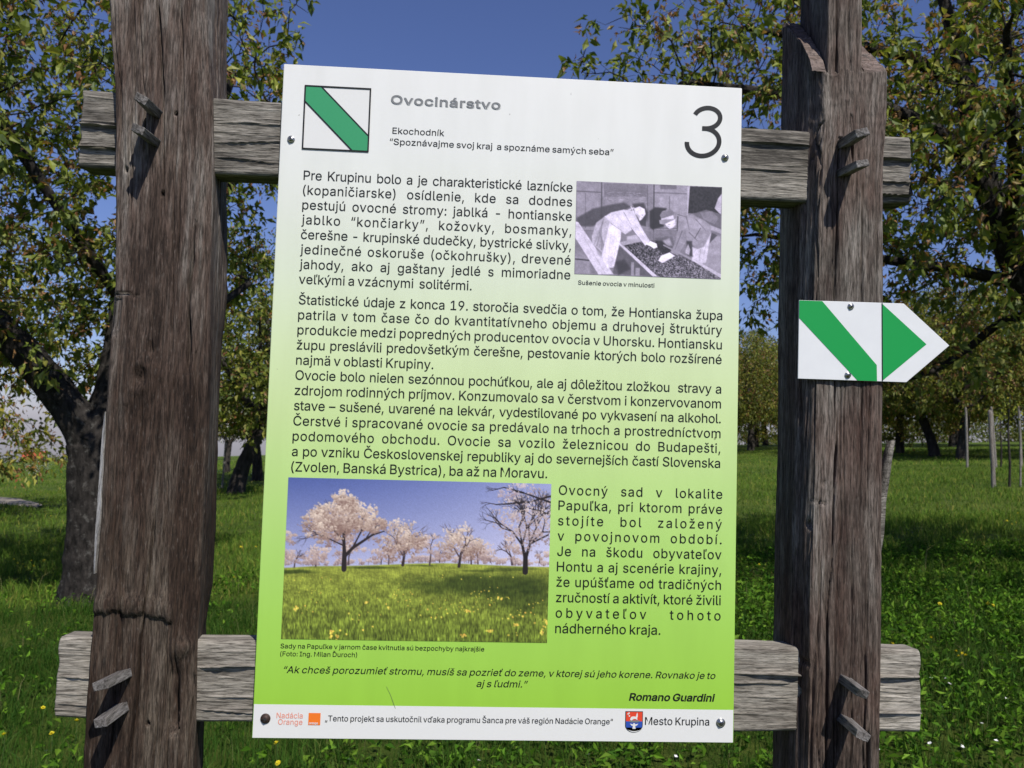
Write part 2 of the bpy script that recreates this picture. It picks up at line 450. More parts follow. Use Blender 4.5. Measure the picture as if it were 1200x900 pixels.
def left_post():
    # z, left front, right front (before chamfer), right back
    tab = [(-0.3, -.580, -.447, -.446), (1.07, -.580, -.448, -.446), (1.126, -.580, -.447, -.447), (1.243, -.578, -.450, -.451), (1.303, -.576, -.448, -.444),
           (1.42, -.575, -.450, -.444), (1.54, -.576, -.452, -.448), (1.67, -.578, -.456, -.450), (1.755, -.575, -.461, -.446), (1.92, -.584, -.463, -.455),
           (2.03, -.590, -.469, -.459), (2.17, -.606, -.483, -.466), (2.40, -.612, -.490, -.470)]
    Z = np.concatenate([np.linspace(-0.3, 0.95, 60, endpoint=False), np.linspace(0.95, 2.36, 430)])
    t = lerp_table(tab, Z); n = len(Z)
    xl, xf, xb = t[:, 0], t[:, 1], t[:, 2]
    cham = xf + 0.016
    y0 = np.full(n, -0.015)
    C = np.stack([np.stack([xl, y0 + 0.004], -1), np.stack([xl + .004, y0], -1), np.stack([xf, y0], -1), np.stack([cham, y0 + 0.016], -1),
                  np.stack([xb, y0 * 0 + 0.10], -1), np.stack([xl + 0.004, y0 * 0 + 0.10], -1)], 1)
    P, NN, S = perimeter(C, [2, 116, 14, 40, 12, 12])
    P = soften(P, 2)
    s0 = S[2]          # front-left corner
    d = grain(S, Z, 11)
    fr = lambda px: s0 + px                       # metres from the left edge of the front face
    # ragged saw cut: the lower part lies a few millimetres deeper
    s = S[None, :]; z = Z[:, None]
    zc = 1.283 + 0.0030 * vnoise(s / 0.005, s * 0, 3) + 0.005 * vnoise(s / 0.022, s * 0, 5) - 0.25 * np.maximum(0, s - fr(0.06)) * (s < fr(0.11))
    mask = np.clip((fr(0.108) - s) / 0.004, 0, 1) * np.clip((s - fr(-0.004)) / 0.004, 0, 1)
    d = d - 0.0042 * mask * np.clip((zc - z) / (0.004 + 0.003 * vnoise(s / 0.012, s * 0, 15)), 0, 1) * np.clip((z - 0.75) / 0.5, 0, 1)
    d = d + 0.004 * mask * np.exp(-((z - zc - 0.012) / 0.014) ** 2)
    # scooped furrow beside the lower mortise and the stub below it
    d = d - 0.012 * np.exp(-((s - fr(0.112)) / 0.010) ** 2) * np.clip((z - 1.11) / 0.02, 0, 1) * np.clip((1.225 - z) / 0.03, 0, 1)
    d = d + 0.006 * np.exp(-((s - fr(0.122)) / 0.014) ** 2) * np.exp(-((z - 1.235) / 0.012) ** 2)
    # knot with swirl
    kx, kz = fr(0.045), 1.615
    rr = np.hypot((s - kx), (z - kz) / 1.5) * (1 + .28 * vnoise((s - kx) / .012 + 30, (z - kz) / .018 + 30, 5))
    d = d + 0.006 * np.exp(-(rr / 0.03) ** 2) - 0.010 * np.exp(-(rr / 0.007) ** 2) + 0.0009 * np.sin(rr / 0.0019) * np.exp(-(rr / 0.022) ** 2)
    rr2 = np.hypot((s - fr(0.060)), (z - 1.655) / 2.2)
    d = d - 0.006 * np.exp(-(rr2 / 0.006) ** 2)
    # horizontal split near the upper left edge, with a flake missing under it
    d = d - 0.006 * np.exp(-((z - 1.735 + 0.0035 * vnoise(s / 0.012, s * 0, 9) + .06 * (s - fr(.02))) / (0.0016 + .0010 * vnoise(s / .008, s * 0, 19))) ** 2) * np.clip((fr(0.046) - s) / 0.022, 0, 1)
    d = d - 0.005 * np.clip((fr(0.012) - s) / 0.003, 0, 1) * np.clip((1.733 - z) / 0.003, 0, 1) * np.clip((z - 1.67) / 0.02, 0, 1)
    for a in [(fr(0.068), 1.86, 2.40, .012, .0022, 1, .003, -.004), (fr(0.117), 1.62, 1.85, .014, .0032, 2, .005, .004), (fr(0.124), 1.55, 1.66, .007, .002, 3),
              (fr(0.060), 0.90, 1.46, .011, .0022, 4, .004, .014), (fr(0.030), 1.95, 2.3, .004, .0014, 5), (fr(0.100), 1.95, 2.25, .004, .0013, 6),
              (fr(0.105), 1.0, 1.22, .006, .002, 7, .006, .0), (fr(0.085), 1.0, 1.16, .005, .0016, 8), (fr(0.152), 1.3, 1.7, .006, .0016, 9), (fr(0.175), 1.9, 2.3, .009, .002, 10, .005, .0),
              (fr(0.140), 0.9, 1.2, .008, .002, 12), (fr(0.09), 1.3, 1.6, .003, .0012, 13), (fr(0.02), 1.3, 1.65, .003, .0012, 14), (fr(0.190), 1.8, 2.3, .005, .0018, 15)]:
        d = d + crack(S, Z, *a)
    rq = random.Random(41)
    for k in range(46):
        zc_ = rq.uniform(1.0, 2.3); d = d + crack(S, Z, fr(rq.uniform(-.002, .215)), zc_ - rq.uniform(.03, .16), zc_ + rq.uniform(.03, .16), rq.uniform(.002, .006), rq.uniform(.0009, .0013), 60 + k, .004, rq.uniform(-.002, .002))
    # nail holes
    for hx, hz in [(0.069, 1.885), (0.088, 2.005), (0.015, 1.918), (0.078, 1.128)]:
        d = d - 0.010 * np.exp(-(np.hypot(s - fr(hx), z - hz) / 0.0026) ** 4)
    Pd = P + NN * d[..., None]
    V = np.dstack([Pd, np.repeat(Z[:, None], Pd.shape[1], 1)])
    # oblique shoulder at the top, rising to the back
    top = 2.26 + (V[..., 1] + .015) * 1.0
    V[..., 2] = np.where(Z[:, None] > 2.2, 2.2 + (V[..., 2] - 2.2) / (2.36 - 2.2) * (top - 2.2), V[..., 2])
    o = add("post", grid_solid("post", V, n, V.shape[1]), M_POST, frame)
    # pale sliver of sapwood left on the outer edge
    zz = np.linspace(1.335, 1.565, 40); Vv = []; Ff = []
    for k, zq in enumerate(zz):
        u = (zq - 1.335) / .23; w = .0032 * max(0.05, math.sin(math.pi * (u * .96 + .02)) ** .7) * (1 + .3 * float(vnoise(k * .7, 1.0, 3)))
        xe = -.5795 + .004 * u * .5
        for dx, dy in ((-.0025 * min(1, w / .002), .002), (w, -.0012 * min(1, w / .002)), (w, .012), (-.0025 * min(1, w / .002), .02)): Vv.append((xe + dx + .0012, -.0135 + dy, zq))
    for k in range(39):
        for j in range(4): Ff.append((k * 4 + j, k * 4 + (j + 1) % 4, k * 4 + 4 + (j + 1) % 4, k * 4 + 4 + j))
    Ff += [(3, 2, 1, 0), tuple(156 + j for j in range(4))]
    add("sapwood", mesh_from("sapwood", Vv, Ff), M_SAP, o)
    o["label"] = "dark brown left post with a knot and a ragged cut low down"
    return o
post_l = left_post()

def right_post():
    tab = [(-0.3, .438, .454, .565, .444), (1.076, .441, .456, .566, .444), (1.322, .445, .459, .568, .443), (1.575, .446, .463, .568, .446), (1.77, .448, .465, .570, .446), (1.967, .452, .468, .571, .448), (2.13, .456, .474, .576, .448), (2.5, .456, .474, .576, .448)]
    zt = 2.32
    Z = np.concatenate([np.linspace(-0.3, 0.95, 60, endpoint=False), np.linspace(0.95, 2.10, 340, endpoint=False), np.linspace(2.10, zt, 60)])
    t = lerp_table(tab, Z); n = len(Z); o1 = np.ones(n)
    C = np.stack([np.stack([t[:, 0], o1 * .022], -1), np.stack([t[:, 1], -o1 * .015], -1), np.stack([t[:, 2] - .004, -o1 * .015], -1), np.stack([t[:, 2], -o1 * .010], -1),
                  np.stack([t[:, 2] - .004, o1 * .095], -1), np.stack([t[:, 3], o1 * .095], -1)], 1)
    P, NN, S = perimeter(C, [34, 92, 3, 26, 12, 30])
    P = soften(P, 2)
    c1 = S[24]                                  # front face, left end
    d = grain(S, Z, 31, 0.9)
    s = S[None, :]; z = Z[:, None]
    fr = lambda v: c1 + v
    d = d - 0.0065 * np.exp(-((z - 1.225) / 0.004) ** 2) * np.exp(-((s - fr(0.000)) / 0.010) ** 2)
    for kz, kx, r, dep in [(1.43, .002, .004, .008), (1.425, .006, .003, .006), (1.18, -.012, .0045, .012), (1.49, .028, .003, .004), (1.345, .04, .002, .004), (1.99, -.004, .003, .004), (1.72, .0, .003, .006)]:
        d = d - dep * np.exp(-(np.hypot(s - fr(kx), (z - kz) / 1.2) / r) ** 2)
    d = d - 0.004 * np.exp(-((z - 1.462 + .15 * (s - fr(.02))) / 0.0018) ** 2) * np.exp(-((s - fr(0.02)) / 0.012) ** 4)
    for a in [(fr(0.042), 1.55, 2.4, .012, .0020, 1, .003, .002), (fr(0.040), 0.95, 1.62, .011, .0020, 2, .005, .006), (fr(0.010), 1.3, 2.15, .005, .0016, 3, .005), (fr(0.005), 1.86, 2.12, .009, .0036, 4, .008),
              (fr(0.082), 1.4, 2.0, .005, .0014, 5, .003), (fr(0.060), 1.96, 2.15, .008, .0022, 6, .002, -.006), (fr(0.006), 1.27, 1.44, .008, .003, 7, .006), (fr(0.070), 1.0, 1.45, .006, .0016, 8),
              (fr(0.020), 1.0, 1.3, .007, .0018, 9), (fr(-0.018), 1.2, 2.1, .006, .0018, 10), (fr(-0.06), 1.1, 2.1, .006, .002, 11), (fr(0.094), 1.0, 1.25, .007, .002, 12), (fr(0.055), 1.3, 1.7, .004, .0013, 13), (fr(0.028), 1.05, 1.22, .005, .0016, 14), (fr(.10), 1.03, 1.13, .012, .004, 15)]:
        d = d + crack(S, Z, *a)
    rq = random.Random(43)
    for k in range(60):
        zc_ = rq.uniform(1.0, 2.15); d = d + crack(S, Z, fr(rq.uniform(-.12, .11)), zc_ - rq.uniform(.03, .2), zc_ + rq.uniform(.03, .2), rq.uniform(.002, .006), rq.uniform(.0009, .0013), 60 + k, .003, rq.uniform(-.001, .001))
    Pd = P + NN * d[..., None]
    V = np.dstack([Pd, np.repeat(Z[:, None], Pd.shape[1], 1)])
    yy = np.clip((V[..., 1] + .015) / .11, 0, 1); xx = V[..., 0]
    topl = 2.118 + 0.135 * yy ** 0.75; topr = 2.125 + 0.108 * yy
    top = np.where(xx < .50, topl, topr) + 0.003 * vnoise(xx / .006, V[..., 1] / .006, 3)
    k = np.clip((V[..., 2] - 2.0) / (zt - 2.0), 0, 1)
    V[..., 2] = np.where(V[..., 2] > 2.0, 2.0 + k * (top - 2.0), V[..., 2])
    o = add("post", grid_solid("post", V, n, V.shape[1]), [M_POST2], frame)
    o["label"] = "grey right post with a stepped tenon on its top"
    # tenon continuing above the sloping shoulders
    Z2 = np.linspace(2.02, 2.34, 110); n2 = len(Z2); o2 = np.ones(n2)
    C2 = np.stack([np.stack([o2 * .479, -o2 * .0135], -1), np.stack([o2 * .5335, -o2 * .0135], -1), np.stack([o2 * .5345, o2 * .092], -1), np.stack([o2 * .476, o2 * .092], -1)], 1)
    P, NN, S = perimeter(C2, [46, 24, 14, 24]); P = soften(P, 1)
    d = grain(S, Z2, 51, 0.8) + crack(S, Z2, .013, 1.95, 2.34, .010, .002, 1, .002, 0) + crack(S, Z2, .034, 2.0, 2.34, .004, .0013, 2)
    Pd = P + NN * d[..., None]
    V = np.dstack([Pd, np.repeat(Z2[:, None], Pd.shape[1], 1)])
    V[..., 2] = np.where(V[..., 2] > 2.3, 2.3 + (V[..., 2] - 2.3) * (0.5 + 0.5 * vnoise(V[..., 0] / .01, V[..., 1] / .01, 2)), V[..., 2])
    add("tenon", grid_solid("tenon", V, n2, V.shape[1]), M_POST2, o)
    # freshly brown end grain on the two shoulders: thin skins lying on the slopes
    def skin(x0, x1, f, nx=14, ny=26):
        X, Y = np.meshgrid(np.linspace(x0, x1, nx), np.linspace(-.0135, .090, ny), indexing='ij')
        Zs = f(np.clip((Y + .015) / .11, 0, 1)) + 0.0025 + 0.0022 * vnoise(X / .004, Y / .004, 4)
        Vt = np.stack([X, Y, Zs], -1).reshape(-1, 3); Vb = Vt - [0, 0, .004]
        F = []; b = nx * ny
        for i in range(nx - 1):
            for j in range(ny - 1):
                a = i * ny + j; F.append((a, a + ny, a + ny + 1, a + 1)); F.append((b + a, b + a + 1, b + a + ny + 1, b + a + ny))
        edge = [i * ny for i in range(nx)] + [(nx - 1) * ny + j for j in range(1, ny)] + [i * ny + ny - 1 for i in range(nx - 2, -1, -1)] + [j for j in range(ny - 2, 0, -1)]
        for q in range(len(edge)):
            a, c = edge[q], edge[(q + 1) % len(edge)]; F.append((a, b + a, b + c, c))
        return mesh_from("shoulder", np.vstack([Vt, Vb]), F, False)
    add("shoulder", skin(.4545, .4755, lambda u: 2.118 + 0.135 * u ** 0.75), M_CUT, o)
    add("shoulder", skin(.5365, .5715, lambda u: 2.125 + 0.108 * u), M_CUT, o)
    # peeled splinter standing off the right edge
    pts = [(0.566, 0.004, 1.36, .004), (0.5685, 0.003, 1.42, .007), (0.572, .001, 1.47, .0085), (0.577, 0.0, 1.505, .0075), (0.583, -.002, 1.535, .006), (0.5865, -.003, 1.556, .0045)]
    V = []; F = []
    for k, (x, y, z, r) in enumerate(pts):
        for j in range(9):
            a = j / 9 * 2 * math.pi
            rj = r * (1 + .3 * float(vnoise(k * 1.7, j * 1.3, 4)))
            V.append((x + rj * math.cos(a), y + 1.3 * rj * math.sin(a), z + .003 * math.sin(3 * a)))
    for k in range(len(pts) - 1):
        for j in range(9):
            F.append((k * 9 + j, k * 9 + (j + 1) % 9, k * 9 + 9 + (j + 1) % 9, k * 9 + 9 + j))
    F.append(tuple(range(8, -1, -1))); F.append(tuple((len(pts) - 1) * 9 + j for j in range(9)))
    add("splinter", mesh_from("splinter", V, F, True), M_RAIL_T, o)
    return o
post_r = right_post()

def rail(x0, x1, zt, zb, mat, seed, cracks, label, endcut=0.0):
    X = np.concatenate([np.linspace(x0, -.34, 170, endpoint=False), np.linspace(-.34, .34, 40, endpoint=False), np.linspace(.34, x1, 170)]); n = len(X); o1 = np.ones(n)
    ztab = np.interp(X, [p[0] for p in zt], [p[1] for p in zt]) + 0.0012 * vnoise(X / .08, X * 0, seed)
    zbot = np.interp(X, [p[0] for p in zb], [p[1] for p in zb]) + 0.0012 * vnoise(X / .10, X * 0, seed + 1)
    yf = .0065; yb = .058; b = .004
    # section corners in (y, z), counter-clockwise seen from +x so that normals point out
    C = np.stack([np.stack([o1 * yf, ztab - b], -1), np.stack([o1 * yf, zbot + b], -1), np.stack([o1 * (yf + b), zbot], -1), np.stack([o1 * yb, zbot + .002], -1), np.stack([o1 * yb, ztab - .003], -1), np.stack([o1 * (yf + b), ztab], -1)], 1)
    P, NN, S = perimeter(C, [96, 3, 24, 12, 24, 3])
    NN = -NN
    P = soften(P, 2)
    d = grain(S, X, seed, 0.38)
    for a in cracks: d = d + crack(S, X, *a)
    rq = random.Random(seed)
    for k in range(70):
        xc_ = rq.choice((-1, 1)) * rq.uniform(.34, .65); d = d + crack(S, X, rq.uniform(.004, .112), xc_ - rq.uniform(.01, .06), xc_ + rq.uniform(.01, .06), rq.uniform(.0006, .0016), rq.uniform(.0008, .0010), 60 + k, .001, rq.uniform(-.001, .001))
    d = np.where((np.abs(X) < .36)[:, None], np.minimum(d, 0.0005), d)      # planed flat behind the board
    Pd = P + NN * d[..., None]
    V = np.dstack([np.repeat(X[:, None], Pd.shape[1], 1), Pd])
    # uneven sawn ends
    for e, sgn in ((slice(0, 6), 1), (slice(n - 6, n), -1)):
        V[e, :, 0] += sgn * (0.002 * vnoise(V[e, :, 2] / .02, V[e, :, 1] / .02, seed + 5) + endcut * (V[e, :, 2] - ztab.mean()))
    V = V[:, ::-1]
    o = add("rail", grid_solid("rail", V, n, V.shape[1]), mat, frame)
    o["label"] = label
    return o
rail(-.644, .622, [(-.645, 2.043), (.353, 2.036), (.622, 2.035)], [(-.645, 1.925), (.353, 1.922), (.56, 1.924), (.622, 1.930)], M_RAIL_T, 71,
     [(.048, -.66, -.56, 0.0076, 0.0016, 1, .002), (.082, -.66, -.57, 0.0085, 0.0018, 2, .001), (.060, -.46, -.30, 0.0034, 0.0008, 3, .004), (.020, .33, .47, 0.0068, 0.0013, 4, .002), (.038, .54, .65, 0.0085, 0.0016, 5, .002), (.078, .54, .65, 0.0051, 0.0011, 6), (.095, .55, .65, 0.0102, 0.0024, 7), (.035, -.45, -.3, 0.0026, 0.0007, 8), (.090, -.45, -.34, 0.0026, 0.0007, 9), (.06, .34, .44, 0.0026, 0.0007, 10)],
     "darker grey upper crossrail")
rail(-.629, .637, [(-.629, 1.240), (-.417, 1.239), (.36, 1.245), (.637, 1.243)], [(-.629, 1.127), (-.41, 1.123), (.36, 1.117), (.637, 1.121)], M_RAIL_B, 91,
     [(.036, .34, .66, 0.0093, 0.0017, 1, .003), (.048, .34, .44, 0.0043, 0.0011, 2, .002), (.084, .54, .66, 0.0043, 0.0010, 3), (.034, -.43, -.34, 0.0076, 0.0016, 4, .003), (.075, -.42, -.34, 0.0026, 0.0008, 5), (.06, .56, .62, 0.0017, 0.0006, 6), (.055, -.63, -.56, 0.0026, 0.0008, 7), (.09, -.63, -.56, 0.0026, 0.0007, 8), (.1, -.43, -.34, 0.0034, 0.0010, 9)],
     "silvery pale lower crossrail")

def peg(x, z, tilt, rot, length=.056, w=.020, h=.0125, seed=0):
    """squared wooden peg driven through the post from the front"""
    rnd = random.Random(seed)
    bm = bmesh.new()
    bmesh.ops.create_cube(bm, size=1.0)
    for v in bm.verts:
        tip = v.co.y < 0
        k = 0.92 if tip else 1.0
        v.co = Vector((v.co.x * w * k + rnd.uniform(-.0009, .0009), (-length if tip else .03) + (rnd.uniform(-.004, .004) if tip else 0), v.co.z * h * k + rnd.uniform(-.0009, .0009)))
    bmesh.ops.bevel(bm, geom=bm.edges[:], offset=.0012, segments=2, affect='EDGES', profile=0.6)
    for v in bm.verts:
        y = v.co.y
        v.co.z += tilt * -y; v.co.x += rot[1] * -y
    bmesh.ops.rotate(bm, verts=bm.verts, cent=(0, 0, 0), matrix=Matrix.Rotation(rot[0], 3, 'Y'))
    me = bpy.data.meshes.new("peg"); bm.to_mesh(me); bm.free()
    return add("peg", me, M_PEG, frame, (x, -.015, z))
for i, a in enumerate([(-.530, 2.006, -.02, (RAD(28), .06)), (-.529, 1.962, -.05, (RAD(24), .02)), (.506, 2.010, -.06, (RAD(-12), 0)), (.506, 1.965, -.08, (RAD(-10), 0)),
                       (-.528, 1.197, .06, (RAD(-14), -.10)), (-.529, 1.150, .0, (RAD(-16), -.08)), (.512, 1.202, -.04, (RAD(20), -.02)), (.512, 1.145, -.04, (RAD(22), -.02))]):
    peg(*a, seed=i)
